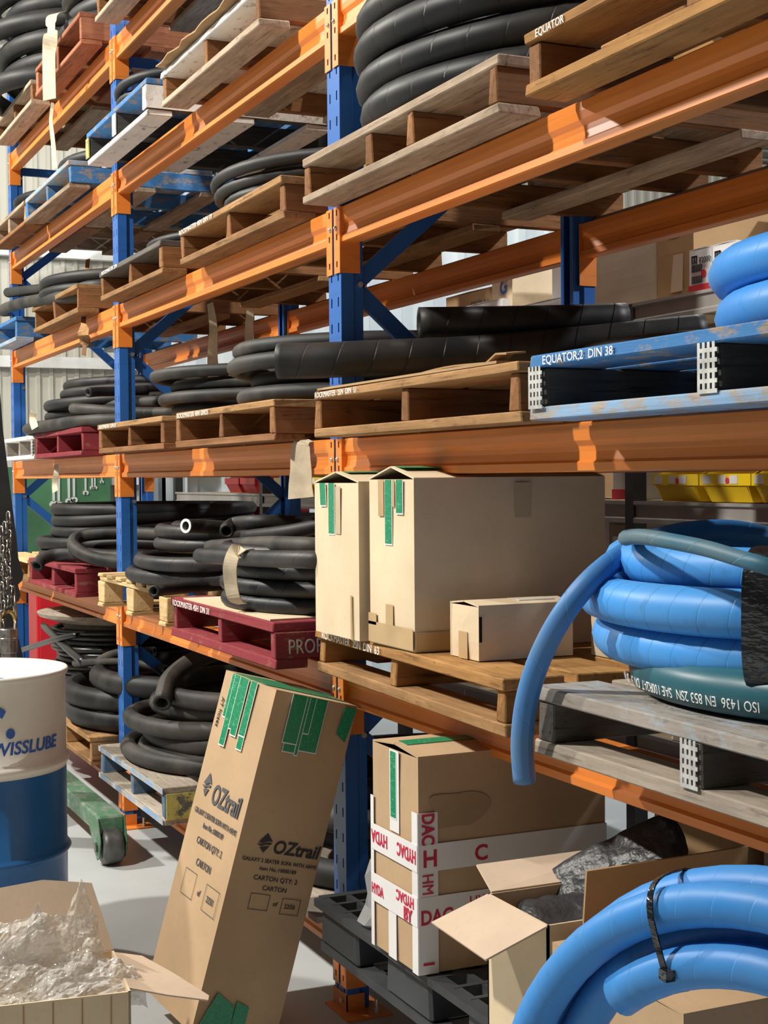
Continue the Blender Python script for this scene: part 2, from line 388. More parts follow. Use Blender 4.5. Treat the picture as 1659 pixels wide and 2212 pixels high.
# ------------------------------------------------------------------ rack beams
def beam_profile():
    f = [(.002, .000), (-.004, .003), (-.004, .020), (.004, .026), (.008, .044), (.008, .056), (.0, .068), (-.002, .086), (-.002, .105), (.001, .108)]
    bk = [(.046-p[0], p[1]) for p in f][::-1]
    return f + bk
def beam(name, label, x0, x1, y, k, rear, group):
    z = ZK[k] + .0888
    r = empty(name, ((x0+x1)/2, y, ZK[k]), label, 'rack beam', group)
    cx = (x0+x1)/2
    mb = MB().prism([(p[0] + .006, p[1]) for p in beam_profile()], x0+.004-cx, x1-UW-.004-cx, 'X')
    mb.obj('beam_rail', ORANGE, r, (0, 0, .0888))
    for e, xe, s in ((0, x0, 1), (1, x1-UW, -1)):
        X = lambda d: xe - cx + s*d
        mb = MB(); yf = -.005 if not rear else .058
        # slotted flange over the upright face (three hook slots)
        for a, b_ in ((-.040, -.024), (-.014, 0.0)):
            mb.box((min(X(a), X(b_)), yf, 0), (max(X(a), X(b_)), yf+.003, .196))
        zz = 0
        for zs_, ze in ((.0, .018), (.036, .098), (.116, .170), (.188, .196)):
            mb.box((min(X(-.024), X(-.014)), yf, zs_), (max(X(-.024), X(-.014)), yf+.003, ze))
        ya, yb = (-.005, .060) if not rear else (-.002, .061)
        mb.box((min(X(0.0005), X(.004)), ya, 0), (max(X(0.0005), X(.004)), yb, .196))
        ec = mb.obj('end_connector', ORANGE, r)
        if not rear:
            b2 = MB().lathe([(0, .007), (.005, .006), (.0075, .002), (.0075, 0)], 8)
            b2.obj('safety_bolt', STEEL, ec, (X(-.026), yf, .135), (PI/2, 0, 0), smooth=True)
    return r
ORD = {6: 'lowest', 5: 'second-lowest', 4: 'third from the floor', 3: 'fourth from the floor', 2: 'fifth from the floor', 1: 'topmost'}
BN = {'A': 'far left bay', 'B': 'middle bay', 'C': 'near right bay'}
BAYS = {'A': (FRX['far'], FRX['mid']), 'B': (FRX['mid'], FRX['main']), 'C': (FRX['main'], FRX['near'])}
for bn, (x0, x1) in BAYS.items():
    for k in range(1, 7):
        if bn == 'C' and k == 1: continue
        beam('rack_beam', 'orange front beam of the %s, %s level' % (BN[bn], ORD[k]), x0, x1, 0, k, False, 'front beams of the pallet rack')
        beam('rack_beam', 'orange rear beam of the %s, %s level' % (BN[bn], ORD[k]), x0, x1, RD+.018, k, True, 'rear beams of the pallet rack')

# ------------------------------------------------------------------ text
TXT = {}
def text(parent, s, size, loc, rot, mat, name='lettering', ext=.0006, sx=1.0, align='LEFT', shear=0.0, warp=None, bold=False, spacing=1.0):
    c = bpy.data.curves.new('t', 'FONT'); c.body = s; c.size = size; c.extrude = ext; c.align_x = align; c.shear = shear; c.resolution_u = 3; c.space_character = spacing
    if bold: c.offset = size*.022
    o = bpy.data.objects.new('t', c); COL.objects.link(o)
    dg = bpy.context.evaluated_depsgraph_get(); dg.update()
    me = bpy.data.meshes.new_from_object(o.evaluated_get(dg))
    bpy.data.objects.remove(o); bpy.data.curves.remove(c)
    for v in me.vertices:
        v.co.x *= sx
        if warp: v.co = warp(v.co)
    me.materials.clear(); me.materials.append(mat); me.name = name
    o = bpy.data.objects.new(name, me); COL.objects.link(o); o.parent = parent; o.location = loc
    if isinstance(rot, Matrix): o.rotation_euler = rot.to_euler()
    else: o.rotation_euler = rot
    return o
FRONT = (PI/2, 0, 0)          # text readable from -Y
SIDE = (PI/2, 0, PI/2)        # text readable from +X

# ------------------------------------------------------------------ pallets
BC = {}
def board_mesh(L, W, H, mat, vi=0):
    key = (round(L, 3), round(W, 3), round(H, 3), mat.name, vi)
    if key in BC: return BC[key]
    rn = random.Random(hash(key[:3]) % 9999 + vi)
    mb = MB().box((-L/2, -W/2, -H/2), (L/2, W/2, H/2))
    jy = .003 if W > .07 else .0012; mb.v = [(x+rn.uniform(-.004, .004), y+rn.uniform(-jy, jy), z+rn.uniform(-.0012, .0012)) for x, y, z in mb.v]
    me = mb.mesh('board', mat, bevel=min(.003, H*.2)); BC[key] = me
    return me
PAL = {}
def pallet(key, label, x0, x1, y0, z0, mats, dep=1.1, H=.13, strs=None, sw=.038, nd=6, group='timber pallets on the rack', tilt=0.0, seed=1, lead=None, th=.024, ov=.0, bcov=.84):
    """mats: (deck, stringer, base[, front stringer end])"""
    rn = random.Random(seed)
    cx = (x0+x1)/2; W = x1-x0
    r = empty('pallet', (cx, y0+dep/2, z0), label, 'pallet', group, tilt)
    dk, sm, bs = mats
    sh = H - 2*th
    for xs in (strs or [x0+sw/2+ov, cx, x1-sw/2-ov]):
        me = board_mesh(dep*.985, sw, sh, sm, rn.randint(0, 2))
        link('stringer', me, r, (xs-cx, rn.uniform(-.004, .004), th+sh/2), (0, 0, PI/2))
    bw = dep/nd*bcov
    for i in range(nd):
        y = -dep/2 + bw/2 + i*(dep-bw)/(nd-1)
        m = lead if (lead and i == 0) else dk
        me = board_mesh(W, bw, th, m, rn.randint(0, 3))
        link('deck_board', me, r, (rn.uniform(-.008, .008), y + rn.uniform(-.006, .006)*(i > 0), H-th/2), (0, 0, rn.uniform(-.006, .006)))
    for i in range(4):
        y = -dep/2 + .055 + i*(dep-.11)/3
        me = board_mesh(W, .105, th, bs, rn.randint(0, 3))
        link('base_board', me, r, (rn.uniform(-.008, .008), y, th/2), (0, 0, rn.uniform(-.006, .006)))
    PAL[key] = (r, x0, x1, y0, z0, dep, H, th)
    return r
def edge_text(key, s, x, size=.02, mat=WPAINT, sx=1.0, dz=0):
    r, x0, x1, y0, z0, dep, H, th = PAL[key]
    xx = x-(x0+x1)/2
    for wd in s.split('  '):
        if not wd.strip(): xx += size*.5; continue
        o = text(r, wd.strip(), size, (xx, -dep/2-.0055, H-th/2-size*.36+dz), FRONT, mat, sx=sx)
        xx += max(v.co.x for v in o.data.vertices) + size*.7
def nail_plate(key, x, zc, w_, h_, y=None):
    r, x0, x1, y0, z0, dep, H, th = PAL[key]
    mb = MB(); n = 4; m = 5
    for i in range(n):
        for j in range(m):
            # plate strips leaving slots open
            xa = -w_/2 + i*w_/n; za = -h_/2 + j*h_/m; off = (h_/m*.5 if i % 2 else 0)
            mb.box((xa, -.0015, za), (xa+w_/n*.55, 0, za+h_/m)); 
            mb.box((xa+w_/n*.55, -.0015, za), (xa+w_/n, 0, za+h_/m*.42))
    mb.obj('nail_plate', plate_mat, r, (x-(x0+x1)/2, -dep/2-.001, zc))
plate_mat = plain('galvanised_nail_plate', (.62, .62, .60), .45, .5, .25, 30)
# --- near right bay
pallet('C3a', 'weathered beige pallet under the black hose stack, fourth level of the near bay', -.03, 1.15, -.11, S[3], (W_BEIGE, W_BROWN, W_BEIGE), strs=[-.008, .44, .69, 1.125], seed=3)
pallet('C3b', 'honey brown pallet marked EQUATOR at the top right', 1.295, 2.45, -.12, S[3], (W_ORNG, W_BROWN, W_ORNG), sw=.045, seed=4)
edge_text('C3b', 'EQUATOR', 1.345, .024)
pallet('C4a', 'tan pallet lettered ROCKMASTER 2SN DIN 51', .065, 1.255, -.12, S[4], (W_TAN, W_BROWN, W_TAN), strs=[.085, .66, 1.22], seed=5, H=.132)
edge_text('C4a', 'ROCKMASTER  2SN  DIN  51', .095, .021, sx=1.15)
pallet('C4b', 'blue painted pallet lettered EQUATOR 2 DIN 38', 1.335, 2.50, -.14, S[4], (W_BLUE, W_DARK, W_PALEBLUE), strs=[1.365, 1.945, 2.47], sw=.055, seed=6, H=.135, th=.027)
edge_text('C4b', 'EQUATOR;2   DIN 38', 1.40, .025, sx=1.15)
for x in (1.365, 1.945): nail_plate('C4b', x, .067, .055, .088)
pallet('C5a', 'honey brown pallet lettered ROCKMASTER 2SN DIN 63 under the tall cartons', .02, 1.25, -.118, S[5], (W_ORNG, W_ORNG, W_TAN), strs=[.045, .60, 1.22], sw=.045, seed=7, tilt=-.045, th=.03)
edge_text('C5a', 'ROCKMASTER  2SN  DIN  63', .09, .03, sx=1.2)
pallet('C5b', 'grey weathered pallet under the sky blue hoses', 1.40, 2.52, -.17, S[5], (W_DUSTY, W_DARKG, W_DUSTY), strs=[1.44, 1.93, 2.48], sw=.06, seed=8, H=.14, th=.03, lead=W_GREY)
nail_plate('C5b', 1.93, .07, .05, .085)
# --- middle bay
pallet('B1a', 'brown pallet on the topmost beam above the middle upright', -2.46, -1.35, -.13, S[1], (W_BROWN, W_BROWN, W_BEIGE), seed=9)
pallet('B2a', 'blue and white painted pallet, left of the middle bay near the top', -2.57, -1.56, -.15, S[2], (W_BLUE, W_DARK, W_WHITE), sw=.05, seed=10, H=.14, lead=W_BLUE)
for x in (-2.545, -2.065, -1.585): MB().box((-.027, -.553, .026), (.027, -.548, .114)).obj('painted_end', W_WHITE if x > -2.5 else W_YELLOW, PAL['B2a'][0], (x+2.065, 0, 0))
MB().box((.504, -.55, .026), (.509, .2, .114)).obj('painted_side', W_WHITE, PAL['B2a'][0])
pallet('B2b', 'brown pallet with whitewashed front edge under cardboard, upper middle bay', -1.44, -.34, -.13, S[2], (W_WHITE, W_BROWN, W_BEIGE), strs=[-1.42, -.90, -.36], seed=11)
pallet('B3a', 'narrow brown pallet with black lettered edge, fourth level of the middle bay', -2.56, -1.57, -.10, S[3], (W_BROWN, W_BROWN, W_TAN), seed=12, lead=W_DARKG)
edge_text('B3a', 'ROCKMASTER 2SN', -2.5, .022, sx=1.5)
pallet('B3b', 'brown pallet lettered ROCKMASTER 4SN DIN 19, fourth level beside the near upright', -1.35, -.25, -.09, S[3], (W_TAN, W_BROWN, W_TAN), seed=13)
edge_text('B3b', 'ROCKMASTER 4SN  DIN 19', -1.33, .024, sx=1.4)
pallet('B4a', 'brown pallet lettered DIN 25 in front of the middle upright', -2.58, -1.52, -.115, S[4], (W_TAN, W_BROWN, W_BROWN), seed=14)
edge_text('B4a', 'ROCKMASTER 1  DIN 25', -2.52, .022, sx=1.3)
pallet('B4b', 'brown pallet lettered ROCKMASTER 4SN DN25', -1.34, -.28, -.115, S[4], (W_TAN, W_BROWN, W_BROWN), seed=15)
edge_text('B4b', 'ROCKMASTER 4SN  DN25', -1.30, .024, sx=1.4)
pallet('B5r', 'red painted pallet stencilled PROP on its side', -1.17, -.085, -.19, S[5], (W_RED, W_RED, W_RED), sw=.05, seed=16, H=.14, th=.03)
edge_text('B5r', 'ROCKMASTER 4SH  DN 31', -1.13, .03, sx=1.25)
text(PAL['B5r'][0], 'PROP', .062, ((1.17-.085)/2+.005, -.508, .045), SIDE, WSTEN, sx=.72, spacing=1.05)
pallet('B6', 'blue and yellow worn pallet under the dusty hose coil, lowest level', -2.47, -1.44, -.15, S[6], (W_DUSTY, W_BLUEGREY, W_DUSTY), sw=.05, seed=17, H=.145, th=.026)
MB().box((-.515, -.554, .121), (.515, -.5515, .143)).obj('painted_edge', W_PALEBLUE, PAL['B6'][0]); MB().box((-.515, -.554, .003), (.515, -.5515, .024)).obj('painted_edge', W_PALEBLUE, PAL['B6'][0])
ye = MB().box((-.003, -.16, .022), (.004, .42, .122)).obj('painted_end', W_YELLOW, PAL['B6'][0], (.519, -.38, 0)); tag(ye, 'flaking yellow painted side')
# --- far left bay
pallet('A1a', 'beige pallet at the far left of the topmost level', -5.05, -3.98, -.12, S[1], (W_BEIGE, W_BROWN, W_BEIGE), strs=[-5.03, -4.47, -4.0], seed=18)
pallet('A1b', 'reddish brown pallet on the topmost level left of the middle upright', -3.84, -2.80, -.12, S[1], (W_REDDISH, W_REDDISH, W_REDDISH), seed=19, H=.15)
pallet('A2a', 'pale brown pallet at the far left of the fifth level', -5.15, -4.21, -.12, S[2], (W_BEIGE, W_BEIGE, W_BROWN), seed=20)
pallet('A2b', 'blue painted pallet left of the middle upright on the fifth level', -4.17, -3.08, -.12, S[2], (W_PALEBLUE, W_BLUE, W_BEIGE), seed=21)
pallet('A3a', 'small bright blue pallet at the far left of the fourth level', -5.16, -4.56, -.11, S[3], (W_BLUE, W_BLUE, W_PALEBLUE), strs=[-5.13, -4.59], seed=22, H=.14)
pallet('A3b', 'tan pallet beside the small blue pallet in the far bay', -4.10, -3.02, -.10, S[3], (W_TAN, W_BROWN, W_TAN), seed=23, H=.14)
pallet('A4a', 'white painted pallet at the far left of the third level', -5.0, -4.14, -.10, S[4], (W_WHITE, W_GREY, W_WHITE), seed=24)
nail_plate('A4a', -4.16, .067, .05, .09)
pallet('A4b', 'dark red pallet on the third level of the far bay', -4.11, -2.96, -.10, S[4], (W_RED, W_RED, W_RED), seed=25, H=.135)
pallet('A5a', 'pale pine pallet at the far left of the second level', -5.1, -4.24, -.12, S[5], (W_PINE, W_TAN, W_TAN), seed=26)
pallet('A5b', 'dark red pallet on the second level of the far bay', -4.20, -3.05, -.12, S[5], (W_RED, W_RED, W_RED), sw=.045, seed=27, H=.14)
pallet('A6', 'tan pallet low down behind the white and blue drum', -3.85, -2.74, -.13, S[6], (W_TAN, W_TAN, W_TAN), seed=28, H=.135)
# pale block pallet
r = empty('block_pallet', (-2.0, .42, S[5]), 'pale pine block pallet beside the red stencilled pallet', 'pallet')
for i in range(7): link('deck_board', board_mesh(1.1, .085, .017, W_PINE, i % 3), r, (-.50+i*.165, 0, .142), (0, 0, PI/2))
for y in (-.50, 0, .50): link('cross_board', board_mesh(1.06, .09, .018, W_PINE, 1), r, (0, y, .1245))
for x in (-.50, 0, .50):
    for y in (-.50, 0, .50): link('block', board_mesh(.10, .09, .094, W_PINE, 2), r, (x, y, .067))
    link('runner', board_mesh(1.1, .095, .019, W_PINE, 0), r, (x, 0, .0095), (0, 0, PI/2))

# ------------------------------------------------------------------ hoses
def tube(pts, r, n=12, bore=True, hole=.62, cap=True):
    """sweep; returns MB with uv; r is a number or function(i)"""
    mb = MB(); P = [Vector(p) for p in pts]; m = len(P); uvs = []
    T = [(P[min(i+1, m-1)] - P[max(i-1, 0)]).normalized() for i in range(m)]
    up = Vector((0, 0, 1)) if abs(T[0].z) < .9 else Vector((1, 0, 0))
    nrm = (up - T[0]*up.dot(T[0])).normalized(); L = 0; rings = []
    for i in range(m):
        if i:
            L += (P[i]-P[i-1]).length
            nrm = (nrm - T[i]*nrm.dot(T[i])).normalized()
        bi = T[i].cross(nrm); rr = r(i) if callable(r) else r
        for k in range(n+1):
            a = 2*PI*k/n
            mb.v.append(tuple(P[i] + (nrm*math.cos(a) + bi*math.sin(a))*rr)); uvs.append((L, k/n))
        rings.append((P[i], T[i], nrm, bi, rr, L))
    for i in range(m-1):
        for k in range(n):
            a = i*(n+1)+k; mb.f.append((a, a+1, a+n+2, a+n+1)); mb.mi.append(0)
    for (p, t, nm, bi, rr, l), sg, base in ((rings[0], 1, 0), (rings[-1], -1, (m-1)*(n+1))):
        prev = [base+k for k in range(n+1)]
        for dd, fr in ((0, hole), (rr*2.2, hole)) if bore else ():
            cur = []
            for k in range(n+1):
                a = 2*PI*k/n; mb.v.append(tuple(p + t*sg*dd + (nm*math.cos(a)+bi*math.sin(a))*rr*fr)); uvs.append((l, k/n)); cur.append(len(mb.v)-1)
            for k in range(n):
                q = (prev[k], prev[k+1], cur[k+1], cur[k]); mb.f.append(q if sg < 0 else q[::-1]); mb.mi.append(0)
            prev = cur
        mb.f.append(tuple(prev[:-1]) if sg < 0 else tuple(prev[:-1])[::-1]); mb.mi.append(1 if bore else 0)
    mb.uv = uvs
    return mb
BOREM = plain('hole_shade', (.004, .004, .004), .9)  # near-black colour paints the shade inside hose bores and hand holes
def tube_obj(name, pts, r, mat, parent=None, n=12, bore=True, hole=.62, loc=(0, 0, 0)):
    mb = tube(pts, r, n, bore, hole)
    me = bpy.data.meshes.new(name); me.from_pydata(mb.v, [], mb.f); me.materials.append(mat); me.materials.append(BOREM)
    ul = me.uv_layers.new(name='UVMap')
    for p in me.polygons:
        p.use_smooth = len(p.vertices) == 4; p.material_index = mb.mi[p.index]
        for li in p.loop_indices: ul.data[li].uv = mb.uv[me.loops[li].vertex_index]
    me.update(); return link(name, me, parent, loc)
def catmull(P, sub=6):
    P = [Vector(p) for p in P]; out = []
    Q = [2*P[0]-P[1]] + P + [2*P[-1]-P[-2]]
    for i in range(1, len(Q)-2):
        a, b_, c, d = Q[i-1:i+3]
        for k in range(sub):
            t = k/sub
            out.append(.5*((2*b_) + (c-a)*t + (2*a-5*b_+4*c-d)*t*t + (3*b_-a-3*c+d)*t**3))
    out.append(P[-1]); return out
def coil_pts(cx, cy, turns, a0=0.0, seg=40, sy=1.0, wob=.012, seed=0, dr=1, tail=1.0):
    rn = random.Random(seed); out = []; ph = [(rn.uniform(0, 6), rn.uniform(0, 6)) for _ in turns]
    for i, t in enumerate(turns):
        nx = turns[min(i+1, len(turns)-1)]; ns = seg if i < len(turns)-1 else int(seg*tail)
        pn = ph[min(i+1, len(turns)-1)]
        for k in range(ns):
            f = k/seg; a = a0 + dr*2*PI*f; g = min(1, max(0, (f-.6)/.4)); g = g*g*(3-2*g)
            R, z, ox, oy = [(1-g)*p + g*q for p, q in zip(t, nx)]
            wv = lambda q: wob*math.sin(2*a+q[0]) + wob*.6*math.sin(3*a+q[1])
            R += (1-g)*wv(ph[i]) + g*wv(pn)
            out.append(Vector((cx+ox+R*math.cos(a), cy+oy+R*math.sin(a)*sy, z)))
    return out
def stack(z0, r, n, R, jr=.02, seed=0, f=.97, jo=.015):
    rn = random.Random(seed)
    return [(R+rn.uniform(-jr, jr), z0+r+i*2*r*f, rn.uniform(-jo, jo), rn.uniform(-jo, jo)) for i in range(n)]
def flat(z0, r, n, R, seed=0, layers=1, jz=.0):
    rn = random.Random(seed); out = []
    for l in range(layers):
        rg = range(n) if l % 2 == 0 else range(n-1, -1, -1)
        for i in rg: out.append((R-i*2.06*r, z0+r+l*1.85*r+rn.uniform(0, jz), rn.uniform(-.008, .008), rn.uniform(-.008, .008)))
    return out
def coil(label, parts, loc, group='hose coils stored on the rack', name='hose_coil', ties=()):
    r = empty(name, loc, label, 'hose', group); L = Vector(loc)
    for nm, pts, rad, mat in parts:
        tube_obj(nm, [Vector(p)-L for p in pts], rad, mat, r)
    return r
def band(parent, path, w, mat, name='tie', wdir=Vector((0, 0, 1)), th=.002, closed=False, wf=None):
    """cloth or tape ribbon along a path, given width direction"""
    P = [Vector(p) for p in path]; m = len(P); mb = MB()
    for i in range(m):
        t = (P[min(i+1, m-1)]-P[max(i-1, 0)]).normalized()
        d = (wdir - t*wdir.dot(t)).normalized(); nn = t.cross(d); ww = w*(wf(i/(m-1)) if wf else 1)
        for s, q in ((-1, -1), (1, -1), (1, 1), (-1, 1)): mb.v.append(tuple(P[i] + d*s*ww/2 + nn*q*th/2))
    for i in range(m-1):
        for k in range(4):
            mb.f.append((i*4+k, i*4+(k+1) % 4, i*4+4+(k+1) % 4, i*4+4+k)); mb.mi.append(0)
    mb.f.append((0, 1, 2, 3)); mb.f.append(tuple((m-1)*4+k for k in (3, 2, 1, 0))); mb.mi += [0, 0]
    return mb.obj(name, mat, parent)
def loop_band(parent, c, radial, rx, rz, w, mat, name='tie', n=16):
    """band around a bundle: ellipse in the (radial, z) plane"""
    radial = Vector(radial).normalized(); tang = Vector((-radial.y, radial.x, 0))
    pts = [Vector(c) + radial*(rx*math.copysign(abs(math.cos(a))**.6, math.cos(a))) + Vector((0, 0, rz*math.copysign(abs(math.sin(a))**.6, math.sin(a)))) for a in [2*PI*k/n for k in range(n+1)]]
    return band(parent, pts, w, mat, name, tang, .003)
def T(key): return PAL[key][4] + PAL[key][6] + .001

# near bay, fourth level: tall black stack
z = T('C3a')
tu = [(.53, z+.042, 0, 0), (.54, z+.122, .0, 0), (.55, z+.205, -.01, .0), (.545, z+.287, .0, 0), (.53, z+.369, .015, 0), (.54, z+.452, -.01, .0), (.53, z+.53, 0, 0)]
coil('tall stack of thick black wrapped hose on the weathered beige pallet', [('hose', coil_pts(.56, .44, tu, 1.0, 44, .97, .012, 2), .042, RUBW2)], (.56, .44, z))
# things on the EQUATOR pallet: folded grey plastic
z = T('C3b')
coil('black hose coil with grey plastic on the EQUATOR pallet at the top right', [('hose', coil_pts(1.9, .45, stack(z, .04, 3, .5, .02, 4), .4, 40, .95), .04, RUB)], (1.9, .45, z))
# near bay third level: very thick hose with loose ends
z = T('C4a')
tu = [(.54, z+.055, 0, 0), (.50, z+.06, .02, .02)]
e1 = catmull([at(600, 780, X=-.03), at(670, 779, X=.02), at(745, 776, X=.07), at(860, 771, X=.12), at(1000, 765, X=.17), at(1200, 748, X=.25), at(1400, 728, X=.36), at(1520, 716, X=.42)], 6)
e2 = catmull([at(905, 699, X=.07), at(1050, 697, X=.13), at(1200, 694, X=.19), at(1352, 689, X=.25)], 6)
e3 = coil_pts(.74, .70, [(.30, z+.052, 0, 0), (.32, z+.06, .02, 0)], 2.6, 40, .8, .01, 3)
r = coil('very thick black hose whose loose end lies in front of the near upright', [('hose', e1, .0525, RUBW2), ('loose_length', e2, .049, RUBW2), ('inner_loop', e3, .05, RUBW2)], (.66, .4, z))
MB().box((-.56, -.54, 0), (.50, .50, .006)).obj('cardboard_sheet', CARDK, r, (0, 0.02, .0))
# corrugated sheet edge folding over the front of that pallet
band(r, [(x, -.53+.0*x, .006+.010*math.sin(7*x)+(.022 if x > .40 else 0)) for x in [-.5+.05*i for i in range(21)]], .05, CARDK, 'cardboard_edge', Vector((0, 1, .1)), .004).location.y = .06
# blue hose on the blue pallet
z = T('C4b')
tu = [(.50, z+.043, 0, 0), (.515, z+.125, .0, 0), (.50, z+.205, .02, 0)]
coil('sky blue hose coil on the blue EQUATOR pallet', [('hose', coil_pts(2.04, .46, tu[:2], 2.2, 44, .96, .015, 6), .042, BLUEP)], (2.04, .46, z))
# near bay second level: sky blue and teal hoses
z = T('C5b')
r0 = .046
tl = [(.50, z+.045, .0, 0), (.49, z+.052, .03, .05)]
teal = coil('dark teal hose coil lying on the grey pallet under the sky blue hose', [('hose', coil_pts(1.86, .43, [(.53, z+.045, 0, 0), (.45, z+.05, .02, .0)], .3, 52, .98, .006, 9), .043, TEALH)], (1.93, .46, z))
tu = [(.53, z+.098, -.235, -.01), (.56, z+.182, -.23, -.01), (.50, z+.252, -.24, .0)]
hang = catmull([at(a, b_, Y=y_) for a, b_, y_ in ((1133, 1688, -.20), (1128, 1600, -.21), (1141, 1500, -.21), (1176, 1400, -.20), (1232, 1305, -.17), (1300, 1232, -.10), (1380, 1180, .05), (1470, 1152, .19), (1565, 1145, .32), (1659, 1160, .45), (1740, 1190, .6))], 6)
thin = catmull([at(a, b_, Y=y_) for a, b_, y_ in ((1500, 1178, .22), (1420, 1160, .06), (1365, 1158, -.04), (1352, 1163, -.10), (1390, 1160, -.15), (1509, 1181, -.17), (1600, 1207, -.17), (1659, 1224, -.16), (1760, 1255, -.1), (1850, 1280, 0))], 6)
b1 = coil('big sky blue hose coil taped with black tape on the grey pallet', [('hose', coil_pts(1.93, .46, tu, 1.2, 56, .98, .003, 12), .0445, BLUEH)], (1.93, .46, z+.09))
loop_band(b1, (.105, -.445, .088), (.62, -1, 0), .085, .125, .20, BLKTAPE, 'black_tape_wrap', 24)
b2 = coil('blue hose length whose cut end hangs down over the front of the grey pallet', [('hose', hang, .0235, TEALB)], (1.3, -.1, z))
b3 = coil('thin dusty teal hose lying across the top of the sky blue coil', [('hose', thin, .0145, TEALT)], (1.6, 0, z+.3))
def on_coil(cx, cy, R, r, z, a0, sgn, tilt):
    def f(co):
        a = a0 + sgn*co.x/(R+r); ph = tilt + co.y/r*sgn*-1*-1
        rad = R + (r+.0008)*math.cos(ph)
        return Vector((cx+rad*math.cos(a), cy+rad*math.sin(a), z+(r+.0008)*math.sin(ph)))
    return f
def hose_text(parent, s, size, cx, cy, R, r, z, a0, tilt, mat, flip=False, sx=1.0):
    L = parent.location
    def wp(co):
        x, y = co.x, co.y
        if flip: x, y = -x, -y
        a = a0 + x/(R+r); ph = tilt + y/r
        rad = R + (r+.0010)*math.cos(ph)
        return Vector((cx+rad*math.cos(a), cy+rad*math.sin(a), z+(r+.0010)*math.sin(ph))) - L
    return text(parent, s, size, (0, 0, 0), (0, 0, 0), mat, warp=wp, ext=0, sx=sx)
hose_text(teal, 'MAX. 150°C   ISO 1436  EN 853 2SN  SAE 100R2AT  DN 51  UV  WP', .026, 1.86, .43, .53, .043, z+.045, -1.02, .05, WPAINT, True, sx=.8)
# middle bay coils
z = T('B2a')
coil('small coil of thin black hose on the blue and white pallet', [('hose', coil_pts(-2.46, .35, stack(z, .021, 5, .40, .05, 3), 2, 40, .9, .02), .021, RUB)], (-2.3, .4, z))
z = T('B2b')
coil('black hose coil on the whitewashed pallet at the top', [('hose', coil_pts(-.9, .5, stack(z, .04, 3, .5, .02, 5), 2, 40, .95), .042, RUB)], (-.9, .5, z))
band(empty('cardboard_sheet', (-.9, -.1, z+.002), 'torn cardboard sheet on the whitewashed pallet, upper middle bay', 'cardboard'), [(-.50+.06*i, .006*math.sin(i*1.7), .006+.003*math.sin(i*2.3)) for i in range(17)], .12, CARDK, 'sheet', Vector((0, 1, 0)), .005)
z = T('B3b')
coil('loose thin black hose coil on the pallet lettered 4SN DIN 19', [('hose', coil_pts(-.81, .42, stack(z, .021, 3, .5, .05, 8), 2.2, 40, .95, .02), .021, RUB)], (-.83, .42, z))
z = T('B3a')
coil('thin black hose coil on the narrow brown pallet', [('hose', coil_pts(-2.02, .42, stack(z, .020, 2, .42, .03, 9), 1.2, 40, .95, .02), .020, RUB)], (-2.02, .42, z))
z = T('B4a')
coil('flat black hose coil on the pallet lettered DIN 25', [('hose', coil_pts(-1.62, .42, stack(z, .024, 4, .48, .05, 31), 2.6, 44, .95, .02), .024, RUBD)], (-1.9, .44, z))
z = T('B4b')
cc = coil('black hose coil with clear tape on the pallet lettered DN25', [('hose', coil_pts(-.62, .42, stack(z, .027, 4, .50, .06, 33), 2.4, 44, .95, .015), .028, RUBD)], (-.8, .44, z))

# middle bay second level: two big coils on block pallet / red pallet
z = S[5]+.152
tu = [(.60, z+.030, -.05, 0), (.59, z+.088, .05, 0), (.50, z+.150, -.09, .03), (.50, z+.205, -.06, .03), (.43, z+.215, -.05, .03), (.365, z+.22, -.04, .03), (.30, z+.2, -.04, .03)]
c2 = coil('dusty black hose coil on the pale block pallet with a cut end painted as lit', [('hose', coil_pts(-1.73, .42, tu, 1.2, 52, .96, .008, 41), .029, RUBW)], (-1.73, .42, z))
e0 = at(402, 1136, X=-1.38); e = catmull([e0, e0+Vector((-.05, .09, -.005)), e0+Vector((-.07, .2, -.015)), e0+Vector((-.05, .34, -.03))], 6)
ce = tube_obj('cut_end', [Vector(p)-c2.location for p in e], .027, RUB, c2)
p0 = e[0]-c2.location; p1 = (e[0]-e[1]).normalized()
mb = MB(); mb.lathe([(.0175, 0), (.0275, 0), (.0275, .003), (.0175, .003), (.0175, 0)], 20)
mb.obj('lit_hose_end', WPAINT, ce, p0, p1.to_track_quat('Z', 'Y').to_euler())  # white ring paints the bright light falling on the cut end
z = T('B5r')
tu = [(.52, z+.028, 0, 0), (.525, z+.082, 0, 0), (.515, z+.136, .0, 0), (.525, z+.190, -.01, 0)]
c3 = coil('black wrapped hose coil tied with a beige strap on the red stencilled pallet', [('hose', coil_pts(-.545, .36, tu, 1.5, 52, .98, .004, 43), .0275, RUBW)], (-.545, .36, z))
def loc3(nm, P, rad, mat): return tube_obj(nm, [Vector(p)-c3.location for p in catmull(P, 6)], rad, mat, c3)
loc3('long_cut_end', [at(332, 1277, X=-1.16), at(375, 1272, X=-1.26), at(430, 1267, X=-1.34), at(510, 1261, X=-1.38), at(600, 1254, X=-1.38)], .022, RUB)
loc3('upper_length', [at(432, 1200, Y=-.155), at(520, 1205, Y=-.165), at(620, 1208, Y=-.165), at(690, 1209, Y=-.12), at(725, 1209, Y=-.03), at(770, 1210, Y=.12)], .0265, RUBW)
loc3('dusty_length', [at(455, 1182, Y=-.02), at(560, 1176, Y=-.08), at(640, 1178, Y=-.11), at(692, 1181, Y=-.07), at(730, 1182, Y=.03), at(770, 1185, Y=.15)], .027, RUBD)
loc3('arched_end', [at(490, 1148, X=-1.06), at(493, 1140, X=-1.12), at(512, 1131, X=-1.13), at(560, 1128, Y=.08), at(640, 1130, Y=.22), at(720, 1135, Y=.4)], .027, RUB)
